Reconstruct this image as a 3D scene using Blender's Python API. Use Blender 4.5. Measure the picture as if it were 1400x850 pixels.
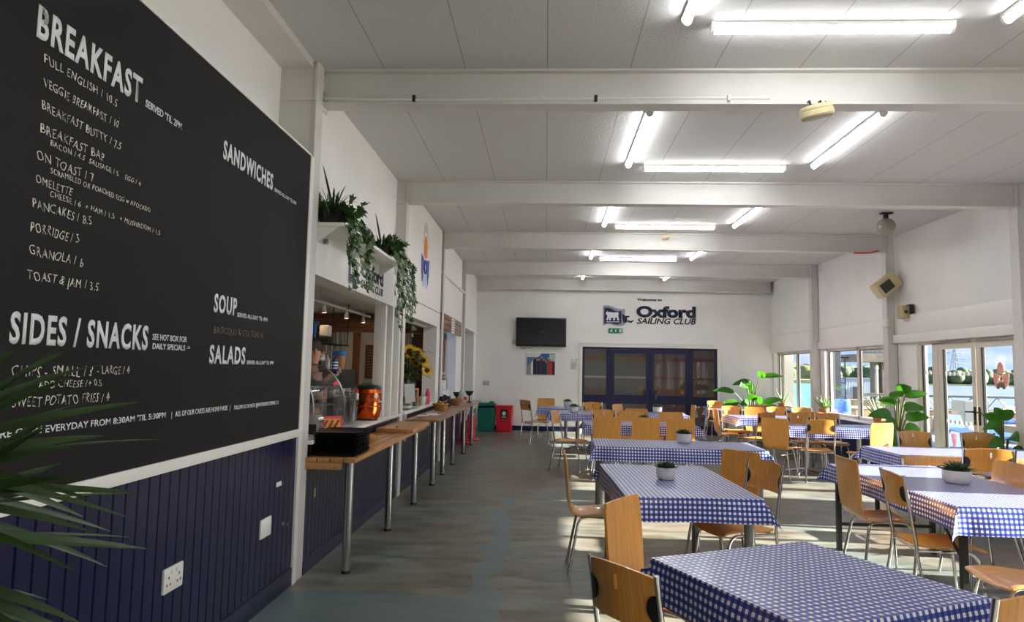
import bpy, bmesh, math, random
from mathutils import Vector, Matrix, Euler, noise

# ------------------------------------------------------------------ scene, camera, light
S = bpy.context.scene
for o in list(bpy.data.objects):
    bpy.data.objects.remove(o)
COL = S.collection
PI = math.pi
R = math.radians
random.seed(7)

EYE = Vector((0.0, 0.0, 1.55))
FPX, VPX, VPY, ROLL = 928.0, 746.0, 505.0, 0.020
_y = Vector((VPX - 700, -(VPY - 425), FPX)).normalized()
_h = Vector((math.cos(ROLL), -math.sin(ROLL), 0))
_z = _h.cross(-_y).normalized()
if _z.y < 0:
    _z = -_z
_x = _y.cross(_z)
if _x.x < 0:
    _x = -_x
AX = (_x, _y, _z)                                   # world axes seen from the camera
cam_data = bpy.data.cameras.new('camera')
cam = bpy.data.objects.new('camera', cam_data)
COL.objects.link(cam)
cam_data.sensor_width = 36.0
cam_data.sensor_fit = 'HORIZONTAL'
cam_data.lens = FPX / 1400 * 36
cam_data.clip_start = 0.02
cam_data.clip_end = 2000
cam.matrix_world = Matrix(((_x.x, _x.y, -_x.z, EYE.x), (_y.x, _y.y, -_y.z, EYE.y),
                           (_z.x, _z.y, -_z.z, EYE.z), (0, 0, 0, 1)))
S.camera = cam

S.view_settings.view_transform = 'Standard'
S.view_settings.look = 'None'
S.view_settings.gamma = 1.0
S.view_settings.use_curve_mapping = False
S.view_settings.exposure = 0.6
TUBE = 20.5            # ceiling battens
SUN_E = 31.0            # sun
SKY = 0.85             # sky

world = bpy.data.worlds.new('sky')
S.world = world
world.use_nodes = True
nt = world.node_tree
nt.nodes.clear()
_out = nt.nodes.new('ShaderNodeOutputWorld')
_bg = nt.nodes.new('ShaderNodeBackground')
_tc = nt.nodes.new('ShaderNodeTexCoord')
_sep = nt.nodes.new('ShaderNodeSeparateXYZ')
_ramp = nt.nodes.new('ShaderNodeValToRGB')
_nz = nt.nodes.new('ShaderNodeTexNoise')
_map = nt.nodes.new('ShaderNodeMapping')
_cr = nt.nodes.new('ShaderNodeValToRGB')
_mix = nt.nodes.new('ShaderNodeMix')
_mix.data_type = 'RGBA'
nt.links.new(_tc.outputs['Generated'], _sep.inputs[0])
nt.links.new(_sep.outputs['Z'], _ramp.inputs[0])
_ramp.color_ramp.elements[0].position = 0.0
_ramp.color_ramp.elements[0].color = (0.50, 0.68, 1.0, 1)
_ramp.color_ramp.elements[1].position = 0.5
_ramp.color_ramp.elements[1].color = (0.25, 0.48, 0.95, 1)
nt.links.new(_tc.outputs['Generated'], _map.inputs[0])
_map.inputs['Scale'].default_value = (3, 3, 11)
nt.links.new(_map.outputs[0], _nz.inputs['Vector'])
_nz.inputs['Scale'].default_value = 2.3
_nz.inputs['Detail'].default_value = 6
nt.links.new(_nz.outputs['Fac'], _cr.inputs[0])
_cr.color_ramp.elements[0].position = 0.50
_cr.color_ramp.elements[1].position = 0.68
nt.links.new(_cr.outputs[0], _mix.inputs['Factor'])
nt.links.new(_ramp.outputs[0], _mix.inputs['A'])
_mix.inputs['B'].default_value = (1.0, 1.0, 1.0, 1)
nt.links.new(_mix.outputs['Result'], _bg.inputs['Color'])
_bg.inputs['Strength'].default_value = SKY
nt.links.new(_bg.outputs[0], _out.inputs[0])

sun_data = bpy.data.lights.new('sun', 'SUN')
sun = bpy.data.objects.new('sun', sun_data)
COL.objects.link(sun)
sun_data.energy = SUN_E
sun_data.angle = R(0.6)
sun_data.color = (1.0, 0.94, 0.85)
sun.rotation_euler = Vector((-1, 0.073, -0.3624)).to_track_quat('-Z', 'Y').to_euler()
sun.location = (30, -2, 12)


# ------------------------------------------------------------------ reading points off the survey
def _ray(u, v):
    d = Vector((u - 700, -(v - 425), FPX))
    return Vector((AX[0].dot(d), AX[1].dot(d), AX[2].dot(d)))


def onz(u, v, z):
    d = _ray(u, v)
    return EYE + d * ((z - EYE.z) / d.z)


def onx(u, v, x):
    d = _ray(u, v)
    return EYE + d * (x / d.x)


def ony(u, v, y):
    d = _ray(u, v)
    return EYE + d * (y / d.y)


# ------------------------------------------------------------------ materials
def lin(c):
    return tuple(((x / 255) / 12.92 if x / 255 <= 0.04045 else ((x / 255 + 0.055) / 1.055) ** 2.4) for x in c)


MATS = {}


def mat(name, rgb, rough=0.5, metal=0.0, coat=0.0, var=0.0, vscale=6.0, bump=0.0, bscale=40.0, emit=0.0, spec=0.5, trans=0.0, stretch=None):
    if name in MATS:
        return MATS[name]
    m = bpy.data.materials.new(name)
    m.use_nodes = True
    t = m.node_tree
    b = t.nodes['Principled BSDF']
    c = lin(rgb)
    b.inputs['Base Color'].default_value = (*c, 1)
    b.inputs['Roughness'].default_value = rough
    b.inputs['Metallic'].default_value = metal
    b.inputs['Coat Weight'].default_value = coat
    b.inputs['Specular IOR Level'].default_value = spec
    b.inputs['Transmission Weight'].default_value = trans
    if emit:
        b.inputs['Emission Color'].default_value = (*c, 1)
        b.inputs['Emission Strength'].default_value = emit
    if var or bump:
        tc = t.nodes.new('ShaderNodeTexCoord')
        mp = t.nodes.new('ShaderNodeMapping')
        t.links.new(tc.outputs['Object'], mp.inputs[0])
        if stretch:
            mp.inputs['Scale'].default_value = stretch
    if var:
        n = t.nodes.new('ShaderNodeTexNoise')
        n.inputs['Scale'].default_value = vscale
        n.inputs['Detail'].default_value = 5
        t.links.new(mp.outputs[0], n.inputs['Vector'])
        r = t.nodes.new('ShaderNodeValToRGB')
        r.color_ramp.elements[0].position = 0.3
        r.color_ramp.elements[1].position = 0.7
        r.color_ramp.elements[0].color = (*[x * (1 - var) for x in c], 1)
        r.color_ramp.elements[1].color = (*[min(1, x * (1 + var)) for x in c], 1)
        t.links.new(n.outputs['Fac'], r.inputs[0])
        t.links.new(r.outputs[0], b.inputs['Base Color'])
    if bump:
        n2 = t.nodes.new('ShaderNodeTexNoise')
        n2.inputs['Scale'].default_value = bscale
        n2.inputs['Detail'].default_value = 3
        t.links.new(mp.outputs[0], n2.inputs['Vector'])
        bp = t.nodes.new('ShaderNodeBump')
        bp.inputs['Strength'].default_value = bump
        bp.inputs['Distance'].default_value = 0.01
        t.links.new(n2.outputs['Fac'], bp.inputs['Height'])
        t.links.new(bp.outputs[0], b.inputs['Normal'])
    MATS[name] = m
    return m


def glass_mat(name, tint=(0.97, 0.98, 0.98), refl=0.03):
    m = bpy.data.materials.new(name)
    m.use_nodes = True
    t = m.node_tree
    t.nodes.clear()
    o = t.nodes.new('ShaderNodeOutputMaterial')
    tr = t.nodes.new('ShaderNodeBsdfTransparent')
    tr.inputs[0].default_value = (*tint, 1)
    gl = t.nodes.new('ShaderNodeBsdfGlossy')
    gl.inputs['Roughness'].default_value = 0.02
    mx = t.nodes.new('ShaderNodeMixShader')
    lw = t.nodes.new('ShaderNodeLayerWeight')
    lw.inputs['Blend'].default_value = 0.5
    pw = t.nodes.new('ShaderNodeMath')
    pw.operation = 'POWER'
    t.links.new(lw.outputs['Facing'], pw.inputs[0])
    pw.inputs[1].default_value = 4.0
    mm = t.nodes.new('ShaderNodeMath')
    mm.operation = 'MULTIPLY_ADD'
    t.links.new(pw.outputs[0], mm.inputs[0])
    mm.inputs[1].default_value = 0.5
    mm.inputs[2].default_value = refl
    mm.use_clamp = True
    t.links.new(mm.outputs[0], mx.inputs[0])
    t.links.new(tr.outputs[0], mx.inputs[1])
    t.links.new(gl.outputs[0], mx.inputs[2])
    t.links.new(mx.outputs[0], o.inputs[0])
    MATS[name] = m
    return m


def math_node(t, op, a, b=None, c=None):
    n = t.nodes.new('ShaderNodeMath')
    n.operation = op
    for i, v in enumerate((a, b, c)):
        if v is None:
            continue
        if isinstance(v, (int, float)):
            n.inputs[i].default_value = v
        else:
            t.links.new(v, n.inputs[i])
    return n.outputs[0]


def gingham():
    m = bpy.data.materials.new('gingham_oilcloth')
    m.use_nodes = True
    t = m.node_tree
    b = t.nodes['Principled BSDF']
    uv = t.nodes.new('ShaderNodeUVMap')
    sp = t.nodes.new('ShaderNodeSeparateXYZ')
    t.links.new(uv.outputs[0], sp.inputs[0])
    P = 0.031
    fx = math_node(t, 'LESS_THAN', math_node(t, 'FLOORED_MODULO', sp.outputs[0], P), P * 0.52)
    fy = math_node(t, 'LESS_THAN', math_node(t, 'FLOORED_MODULO', sp.outputs[1], P), P * 0.52)
    s = math_node(t, 'MULTIPLY', math_node(t, 'ADD', fx, fy), 0.5)
    r = t.nodes.new('ShaderNodeValToRGB')
    r.color_ramp.interpolation = 'CONSTANT'
    e = r.color_ramp.elements
    e[0].position = 0.0
    e[0].color = (*lin((238, 236, 232)), 1)
    e[1].position = 0.25
    e[1].color = (*lin((62, 84, 172)), 1)
    e2 = e.new(0.75)
    e2.color = (*lin((24, 40, 116)), 1)
    t.links.new(s, r.inputs[0])
    t.links.new(r.outputs[0], b.inputs['Base Color'])
    b.inputs['Roughness'].default_value = 0.33
    b.inputs['Coat Weight'].default_value = 0.35
    b.inputs['Coat Roughness'].default_value = 0.18
    MATS['gingham'] = m
    return m


def plywood(name, rgb, scale=(3, 60, 3)):
    m = mat(name, rgb, rough=0.34, coat=0.25)
    t = m.node_tree
    b = t.nodes['Principled BSDF']
    tc = t.nodes.new('ShaderNodeTexCoord')
    mp = t.nodes.new('ShaderNodeMapping')
    mp.inputs['Scale'].default_value = scale
    t.links.new(tc.outputs['Object'], mp.inputs[0])
    oi = t.nodes.new('ShaderNodeObjectInfo')
    ad = t.nodes.new('ShaderNodeVectorMath')
    ad.operation = 'ADD'
    t.links.new(mp.outputs[0], ad.inputs[0])
    sc = t.nodes.new('ShaderNodeVectorMath')
    sc.operation = 'SCALE'
    sc.inputs[0].default_value = (37, 11, 23)
    t.links.new(oi.outputs['Random'], sc.inputs['Scale'])
    t.links.new(sc.outputs[0], ad.inputs[1])
    n = t.nodes.new('ShaderNodeTexNoise')
    n.inputs['Scale'].default_value = 1.6
    n.inputs['Detail'].default_value = 6
    t.links.new(ad.outputs[0], n.inputs['Vector'])
    r = t.nodes.new('ShaderNodeValToRGB')
    r.color_ramp.elements[0].position = 0.3
    r.color_ramp.elements[1].position = 0.72
    c = lin(rgb)
    r.color_ramp.elements[0].color = (c[0] * 0.82, c[1] * 0.76, c[2] * 0.7, 1)
    r.color_ramp.elements[1].color = (min(1, c[0] * 1.1), c[1] * 1.1, c[2] * 1.12, 1)
    t.links.new(n.outputs['Fac'], r.inputs[0])
    t.links.new(r.outputs[0], b.inputs['Base Color'])
    return m


def floor_mat():
    m = mat('painted_floor', (120, 122, 114), rough=0.42)
    t = m.node_tree
    b = t.nodes['Principled BSDF']
    tc = t.nodes.new('ShaderNodeTexCoord')

    def nz(scale, detail, st=(1, 1, 1), dist=0.0):
        mp = t.nodes.new('ShaderNodeMapping')
        mp.inputs['Scale'].default_value = st
        t.links.new(tc.outputs['Object'], mp.inputs[0])
        n = t.nodes.new('ShaderNodeTexNoise')
        n.inputs['Scale'].default_value = scale
        n.inputs['Detail'].default_value = detail
        n.inputs['Distortion'].default_value = dist
        t.links.new(mp.outputs[0], n.inputs['Vector'])
        return n.outputs['Fac']
    a = nz(0.55, 8, (1.0, 1.0, 1), 0.6)
    r = t.nodes.new('ShaderNodeValToRGB')
    e = r.color_ramp.elements
    e[0].position = 0.32
    e[0].color = (*lin((104, 92, 77)), 1)
    e[1].position = 0.70
    e[1].color = (*lin((100, 116, 116)), 1)
    k = e.new(0.50)
    k.color = (*lin((112, 110, 99)), 1)
    t.links.new(a, r.inputs[0])
    f = nz(3.4, 10, (0.7, 2.0, 1), 0.5)
    r2 = t.nodes.new('ShaderNodeValToRGB')
    r2.color_ramp.elements[0].position = 0.36
    r2.color_ramp.elements[0].color = (0.58, 0.55, 0.51, 1)
    r2.color_ramp.elements[1].position = 0.66
    r2.color_ramp.elements[1].color = (1.28, 1.28, 1.28, 1)
    t.links.new(f, r2.inputs[0])
    mx = t.nodes.new('ShaderNodeMix')
    mx.data_type = 'RGBA'
    mx.blend_type = 'MULTIPLY'
    mx.inputs['Factor'].default_value = 1.0
    t.links.new(r.outputs[0], mx.inputs['A'])
    t.links.new(r2.outputs[0], mx.inputs['B'])
    # painted blue repair patch running along the walkway
    sp = t.nodes.new('ShaderNodeSeparateXYZ')
    t.links.new(tc.outputs['Object'], sp.inputs[0])
    wob = math_node(t, 'MULTIPLY_ADD', nz(1.8, 4), 0.5, -0.25)
    xx = math_node(t, 'ADD', sp.outputs[0], wob)
    dx = math_node(t, 'ABSOLUTE', math_node(t, 'ADD', xx, 0.42))
    band = math_node(t, 'LESS_THAN', dx, 0.09)
    yb = math_node(t, 'LESS_THAN', math_node(t, 'ADD', sp.outputs[1], math_node(t, 'MULTIPLY', wob, 0.6)), 4.75)
    lim = math_node(t, 'LESS_THAN', sp.outputs[1], 8.2)
    msk = math_node(t, 'MULTIPLY', math_node(t, 'MAXIMUM', math_node(t, 'MULTIPLY', band, lim), math_node(t, 'MULTIPLY', yb, math_node(t, 'LESS_THAN', xx, -0.35))), 0.55)
    mx2 = t.nodes.new('ShaderNodeMix')
    mx2.data_type = 'RGBA'
    t.links.new(msk, mx2.inputs['Factor'])
    t.links.new(mx.outputs['Result'], mx2.inputs['A'])
    mx2.inputs['B'].default_value = (*lin((92, 118, 126)), 1)
    t.links.new(mx2.outputs['Result'], b.inputs['Base Color'])
    rr = t.nodes.new('ShaderNodeMapRange')
    rr.inputs['To Min'].default_value = 0.3
    rr.inputs['To Max'].default_value = 0.55
    t.links.new(f, rr.inputs['Value'])
    t.links.new(rr.outputs[0], b.inputs['Roughness'])
    return m


def ceiling_mat():
    m = mat('ceiling_board', (204, 203, 200), rough=0.8, bump=0.35, bscale=55)
    t = m.node_tree
    b = t.nodes['Principled BSDF']
    tc = t.nodes.new('ShaderNodeTexCoord')
    sp = t.nodes.new('ShaderNodeSeparateXYZ')
    t.links.new(tc.outputs['Object'], sp.inputs[0])
    P = 0.634
    md = math_node(t, 'FLOORED_MODULO', math_node(t, 'ADD', sp.outputs[0], 0.022 + P / 2), P)
    line = math_node(t, 'LESS_THAN', math_node(t, 'ABSOLUTE', math_node(t, 'ADD', md, -P / 2)), 0.0035)
    mx = t.nodes.new('ShaderNodeMix')
    mx.data_type = 'RGBA'
    t.links.new(line, mx.inputs['Factor'])
    mx.inputs['A'].default_value = (*lin((204, 203, 200)), 1)
    mx.inputs['B'].default_value = (*lin((152, 150, 146)), 1)
    t.links.new(mx.outputs['Result'], b.inputs['Base Color'])
    return m


M_WALL = mat('white_wall_paint', (234, 232, 227), 0.7, var=0.03, vscale=2)
M_WALLU = mat('upper_wall_board', (238, 236, 231), 0.55, var=0.03, vscale=1.5)
M_TRIM = mat('white_gloss_trim', (234, 231, 224), 0.35)
M_BEAM = mat('painted_steel', (212, 209, 203), 0.45, var=0.04, vscale=3)
M_CEIL = ceiling_mat()
M_FLOOR = floor_mat()
M_NAVY = mat('navy_gloss_paint', (15, 19, 60), 0.28, var=0.12, vscale=5, bump=0.12, bscale=18, stretch=(1, 1, 0.2))
M_NAVYD = mat('navy_door_paint', (17, 22, 66), 0.4)
M_BOARD = mat('chalkboard_black', (33, 32, 32), 0.75, var=0.10, vscale=1.6, spec=0.2)
M_PAINTL = mat('painted_white_letter', (224, 228, 228), 0.6)
M_CHALK = mat('chalk_writing', (228, 224, 208), 0.9)
M_CHALKD = mat('faint_chalk_writing', (128, 120, 100), 0.9)
M_CHROME = mat('chrome_tube', (205, 205, 205), 0.16, metal=1.0)
M_STEEL = mat('brushed_steel', (170, 170, 168), 0.3, metal=1.0)
M_GREYLEG = mat('grey_table_leg', (124, 126, 126), 0.4, metal=0.3)
M_BLACK = mat('black_metal', (22, 22, 24), 0.45)
M_BLACKP = mat('black_plastic', (18, 18, 19), 0.4)
M_PLY = plywood('beech_plywood', (214, 152, 70))
M_PLYE = mat('plywood_edge', (150, 98, 48), 0.6)
M_TABLE = plywood('table_wood', (205, 168, 118), (60, 3, 3))
M_COUNTER = plywood('counter_slats', (186, 136, 80), (70, 2, 10))
M_COUNTERD = plywood('dark_counter_slats', (150, 112, 78), (70, 2, 10))
M_PANELW = plywood('brown_panel', (128, 78, 40), (2, 3, 30))
M_DARKW = plywood('dark_wood', (82, 48, 30), (20, 20, 2))
M_REDW = plywood('red_wood_frame', (140, 76, 36), (20, 20, 2))
M_CHECK = gingham()
M_GLASS = glass_mat('window_glass')
M_CLEAR = glass_mat('clear_acrylic', (0.88, 0.90, 0.90), 0.08)
M_DARKGLASS = glass_mat('door_glass', (0.80, 0.81, 0.82), 0.06)
M_WHITEP = mat('white_plastic', (228, 226, 220), 0.4)
M_CREAM = mat('yellowed_plastic', (206, 190, 150), 0.5)
M_POT = mat('white_ceramic', (230, 226, 220), 0.35)
M_TERRA = mat('terracotta', (196, 130, 92), 0.8, var=0.1, vscale=12)
M_SUCC = mat('succulent_leaf', (92, 114, 76), 0.5, var=0.3, vscale=30)
M_ALOE = mat('aloe_leaf', (120, 150, 96), 0.45, var=0.25, vscale=20)
M_LEAF = mat('glossy_green_leaf', (58, 112, 30), 0.3, var=0.3, vscale=8)
M_LEAFD = mat('dark_green_leaf', (34, 66, 26), 0.35, var=0.3, vscale=10)
M_IVY = mat('ivy_leaf', (70, 104, 48), 0.45, var=0.35, vscale=14)
M_IVYL = mat('pale_string_leaf', (138, 156, 122), 0.5, var=0.2, vscale=20)
M_PALM = mat('palm_leaf', (44, 66, 28), 0.4, var=0.35, vscale=9)
M_STEM = mat('plant_stem', (96, 104, 52), 0.6)
M_SOIL = mat('soil', (48, 38, 30), 0.95)
M_RED = mat('red_plastic', (214, 28, 48), 0.38)
M_GREENB = mat('green_plastic', (0, 104, 84), 0.4)
M_COPPER = mat('copper_kettle', (196, 84, 38), 0.22, metal=1.0)
M_PAPER = mat('paper', (226, 226, 224), 0.8)
M_SIGNNAVY = mat('sign_navy', (22, 28, 66), 0.5)
M_ORANGE = mat('sign_orange', (226, 130, 28), 0.5)
M_BLUE = mat('sign_blue', (44, 66, 150), 0.5)
M_PALEBLUE = mat('sign_pale_blue', (188, 200, 222), 0.6)
M_EXIT = mat('exit_green', (0, 128, 92), 0.4)
M_WICKER = mat('wicker', (176, 128, 72), 0.7, var=0.3, vscale=60)
M_YELLOW = mat('yellow_petal', (236, 184, 16), 0.6, var=0.15, vscale=30)
M_BROWN = mat('brown_seed_head', (66, 40, 20), 0.9)
M_FRAME = mat('upvc_frame', (214, 208, 194), 0.4)
M_RUBBER = mat('black_gasket', (40, 42, 46), 0.6)
M_TUBE = mat('led_diffuser', (250, 252, 255), 0.4, emit=TUBE)
M_SCREEN = mat('tv_screen', (26, 26, 33), 0.12)
M_DECK = mat('deck_boards', (150, 138, 122), 0.8, var=0.2, vscale=3, stretch=(1, 10, 1))


def translucent(m, k=0.35):
    t = m.node_tree
    b = t.nodes['Principled BSDF']
    o = [n for n in t.nodes if n.type == 'OUTPUT_MATERIAL'][0]
    tl = t.nodes.new('ShaderNodeBsdfTranslucent')
    src = b.inputs['Base Color'].links[0].from_socket
    gm = t.nodes.new('ShaderNodeMix')
    gm.data_type = 'RGBA'
    gm.blend_type = 'MULTIPLY'
    gm.inputs['Factor'].default_value = 1.0
    t.links.new(src, gm.inputs['A'])
    gm.inputs['B'].default_value = (1.6, 1.7, 0.7, 1)
    t.links.new(gm.outputs['Result'], tl.inputs['Color'])
    mx = t.nodes.new('ShaderNodeMixShader')
    mx.inputs[0].default_value = k
    t.links.new(b.outputs[0], mx.inputs[1])
    t.links.new(tl.outputs[0], mx.inputs[2])
    t.links.new(mx.outputs[0], o.inputs[0])


translucent(M_LEAF, 0.3)
translucent(M_ALOE, 0.2)

# ------------------------------------------------------------------ mesh builder
class MB:
    def __init__(self):
        self.bm = bmesh.new()

    def box(self, x0, x1, y0, y1, z0, z1, bev=0.0, mtx=None):
        v = [self.bm.verts.new(p) for p in ((x0, y0, z0), (x1, y0, z0), (x1, y1, z0), (x0, y1, z0),
                                            (x0, y0, z1), (x1, y0, z1), (x1, y1, z1), (x0, y1, z1))]
        fs = [self.bm.faces.new([v[i] for i in q]) for q in ((3, 2, 1, 0), (4, 5, 6, 7), (0, 1, 5, 4), (1, 2, 6, 5), (2, 3, 7, 6), (3, 0, 4, 7))]
        geom = v
        if bev > 0:
            es = list({e for f in fs for e in f.edges})
            r = bmesh.ops.bevel(self.bm, geom=es, offset=bev, segments=2, affect='EDGES', profile=0.5)
            geom = list({q for f in r['faces'] for q in f.verts} | {q for q in v if q.is_valid})
        if mtx is not None:
            for q in geom:
                q.co = mtx @ q.co
        return self

    def tube(self, pts, r, n=8, cap=True):
        pts = [Vector(p) for p in pts]
        rs = r if isinstance(r, (list, tuple)) else [r] * len(pts)
        rings = []
        up = None
        for i, p in enumerate(pts):
            d = (pts[min(i + 1, len(pts) - 1)] - pts[max(i - 1, 0)])
            if d.length < 1e-9:
                d = Vector((0, 0, 1))
            d.normalize()
            if up is None:
                a = Vector((0, 0, 1)) if abs(d.z) < 0.9 else Vector((1, 0, 0))
                s = d.cross(a).normalized()
            else:
                s = up - d * up.dot(d)
                s = s.normalized() if s.length > 1e-6 else d.orthogonal().normalized()
            up = s
            t = d.cross(s)
            rings.append([self.bm.verts.new(p + (s * math.cos(2 * PI * k / n) + t * math.sin(2 * PI * k / n)) * rs[i]) for k in range(n)])
        for a, b in zip(rings, rings[1:]):
            for k in range(n):
                self.bm.faces.new((a[k], a[(k + 1) % n], b[(k + 1) % n], b[k]))
        if cap:
            self.bm.faces.new(rings[0][::-1])
            self.bm.faces.new(rings[-1])
        return self

    def lathe(self, prof, c=(0, 0, 0), n=24, mtx=None):
        c = Vector(c)
        rings = []
        for r, z in prof:
            ring = []
            for k in range(n):
                p = Vector((r * math.cos(2 * PI * k / n), r * math.sin(2 * PI * k / n), z))
                ring.append(self.bm.verts.new((mtx @ p if mtx else p) + c))
            rings.append(ring)
        for a, b in zip(rings, rings[1:]):
            for k in range(n):
                self.bm.faces.new((a[k], a[(k + 1) % n], b[(k + 1) % n], b[k]))
        if prof[0][0] > 1e-6:
            self.bm.faces.new(rings[0][::-1])
        if prof[-1][0] > 1e-6:
            self.bm.faces.new(rings[-1])
        return self

    def grid(self, fn, nu, nv, uv=None, thick=0.0):
        vs = [[self.bm.verts.new(fn(i / nu, j / nv)) for j in range(nv + 1)] for i in range(nu + 1)]
        lay = self.bm.loops.layers.uv.verify() if uv else None
        fs = []
        for i in range(nu):
            for j in range(nv):
                f = self.bm.faces.new((vs[i][j], vs[i + 1][j], vs[i + 1][j + 1], vs[i][j + 1]))
                fs.append(f)
                if uv:
                    for l, (a, b) in zip(f.loops, ((i, j), (i + 1, j), (i + 1, j + 1), (i, j + 1))):
                        l[lay].uv = uv(a / nu, b / nv)
        if thick:
            self._thick(fs, thick)
        return self

    def _thick(self, fs, th):
        self.bm.normal_update()
        vs = list({v for f in fs for v in f.verts})
        nrm = {v: v.normal.copy() for v in vs}
        new = {v: self.bm.verts.new(v.co - nrm[v] * th) for v in vs}
        edges = {}
        for f in fs:
            for e in f.edges:
                edges.setdefault(e, []).append(f)
        for f in fs:
            self.bm.faces.new([new[v] for v in reversed(f.verts)])
        for e, ff in edges.items():
            if len(ff) == 1:
                l = [l for l in ff[0].loops if l.edge == e][0]
                a, b = l.vert, l.link_loop_next.vert
                self.bm.faces.new((b, a, new[a], new[b]))

    def prism(self, pts, d, holes=()):
        """flat outline pts (3-d points, coplanar) pushed by vector d"""
        d = Vector(d)
        a = [self.bm.verts.new(p) for p in pts]
        b = [self.bm.verts.new(Vector(p) + d) for p in pts]
        self.bm.faces.new(a[::-1])
        self.bm.faces.new(b)
        n = len(a)
        for i in range(n):
            self.bm.faces.new((a[i], a[(i + 1) % n], b[(i + 1) % n], b[i]))
        return self

    def leaf(self, base, d, nrm, L, W, bend=0.3, n=6, shape=None, fold=0.15):
        """a leaf blade with midrib: starts at base, runs along d, droops by bend"""
        base, d, nrm = Vector(base), Vector(d).normalized(), Vector(nrm)
        s = d.cross(nrm)
        s = s.normalized() if s.length > 1e-6 else d.orthogonal().normalized()
        u = s.cross(d).normalized()
        shape = shape or (lambda t: math.sin(PI * min(1, t ** 0.8)) ** 0.8)
        rows = []
        for i in range(n + 1):
            t = i / n
            c = base + d * (L * t) - Vector((0, 0, 1)) * (bend * L * t * t)
            w = W / 2 * max(0.03, shape(t))
            rows.append((self.bm.verts.new(c - s * w + u * (fold * w)), self.bm.verts.new(c), self.bm.verts.new(c + s * w + u * (fold * w))))
        for a, b in zip(rows, rows[1:]):
            self.bm.faces.new((a[0], a[1], b[1], b[0]))
            self.bm.faces.new((a[1], a[2], b[2], b[1]))
        return self

    def build(self, name, m, parent=None, smooth=35, loc=None, rot=None):
        me = bpy.data.meshes.new(name)
        bmesh.ops.recalc_face_normals(self.bm, faces=self.bm.faces[:]) if smooth != 'leaf' else None
        self.bm.to_mesh(me)
        self.bm.free()
        me.materials.append(m)
        if smooth:
            for p in me.polygons:
                p.use_smooth = True
            if smooth != 'leaf':
                me.set_sharp_from_angle(angle=R(smooth))
        o = bpy.data.objects.new(name, me)
        COL.objects.link(o)
        if parent:
            o.parent = parent
        if loc is not None:
            o.location = loc
        if rot is not None:
            o.rotation_euler = rot
        return o


def tag(o, label=None, cat=None, group=None, kind=None):
    if label:
        o['label'] = label
    if cat:
        o['category'] = cat
    if group:
        o['group'] = group
    if kind:
        o['kind'] = kind
    return o


def thing(name, label, cat, loc=(0, 0, 0), rz=0.0, group=None):
    o = bpy.data.objects.new(name, None)
    COL.objects.link(o)
    o.empty_display_size = 0.1
    o.location = loc
    o.rotation_euler = (0, 0, rz)
    return tag(o, label, cat, group)


def kids(o):
    return [c for c in bpy.data.objects if c.parent == o]


def copy_tree(o, parent=None):
    c = o.copy()
    COL.objects.link(c)
    if parent:
        c.parent = parent
    for ch in kids(o):
        copy_tree(ch, c)
    return c


def struct(name, mb, m, smooth=None):
    return tag(mb.build(name, m, None, smooth), kind='structure')


def sbox(name, b, m, bev=0.0):
    return struct(name, MB().box(*b, bev=bev), m, 35 if bev else None)


_dg = None


def text_mesh(body, width=None, height=0.1, bold=0.0, thick=0.002, shear=0.0, space=1.0):
    cu = bpy.data.curves.new('lettering', 'FONT')
    cu.body = body
    cu.size = 1.0
    cu.offset = bold
    cu.shear = shear
    cu.space_character = space
    cu.resolution_u = 3
    o = bpy.data.objects.new('lettering', cu)
    COL.objects.link(o)
    bpy.context.view_layer.update()
    me = bpy.data.meshes.new_from_object(o.evaluated_get(bpy.context.evaluated_depsgraph_get()))
    bpy.data.objects.remove(o)
    xs = [v.co.x for v in me.vertices]
    x0, x1 = min(xs), max(xs)
    CAP = 0.729 + 2 * bold
    sy = height / CAP
    sx = width / (x1 - x0) if width else sy
    for v in me.vertices:
        v.co = Vector(((v.co.x - x0) * sx, (v.co.y + bold) * sy, 0))
    bm = bmesh.new()
    bm.from_mesh(me)
    bpy.data.meshes.remove(me)
    if thick:
        r = bmesh.ops.extrude_face_region(bm, geom=bm.faces[:])
        vs = [g for g in r['geom'] if isinstance(g, bmesh.types.BMVert)]
        bmesh.ops.translate(bm, verts=vs, vec=(0, 0, thick))
        bmesh.ops.recalc_face_normals(bm, faces=bm.faces[:])
    me = bpy.data.meshes.new('lettering')
    bm.to_mesh(me)
    bm.free()
    return me


ROT_LEFT = (PI / 2, 0, PI / 2)          # lettering on the left wall, read looking towards -x
ROT_FAR = (PI / 2, 0, 0)                # lettering on the far wall


def letter(name, body, m, loc, rot, parent=None, **k):
    me = text_mesh(body, **k)
    me.name = name
    me.materials.append(m)
    o = bpy.data.objects.new(name, me)
    COL.objects.link(o)
    o.location = loc
    o.rotation_euler = rot
    if parent:
        o.parent = parent
    return o


# ------------------------------------------------------------------ the room
XL, XR, YF, ZC = -1.78, 5.70, 17.40, 3.86
YB = -4.2                                   # behind the camera
COLS = [5.06 + 3.13 * k for k in range(-3, 5)]      # bay lines
struct('floor', MB().box(-5.2, 5.95, YB, 17.6, -0.12, 0.0), M_FLOOR)
struct('ceiling', MB().box(-2.2, 6.05, YB, 17.6, ZC, ZC + 0.12), M_CEIL)
sbox('wall_back', (-2.2, 6.0, YB - 0.1, YB, 0, ZC), M_WALL)

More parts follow.
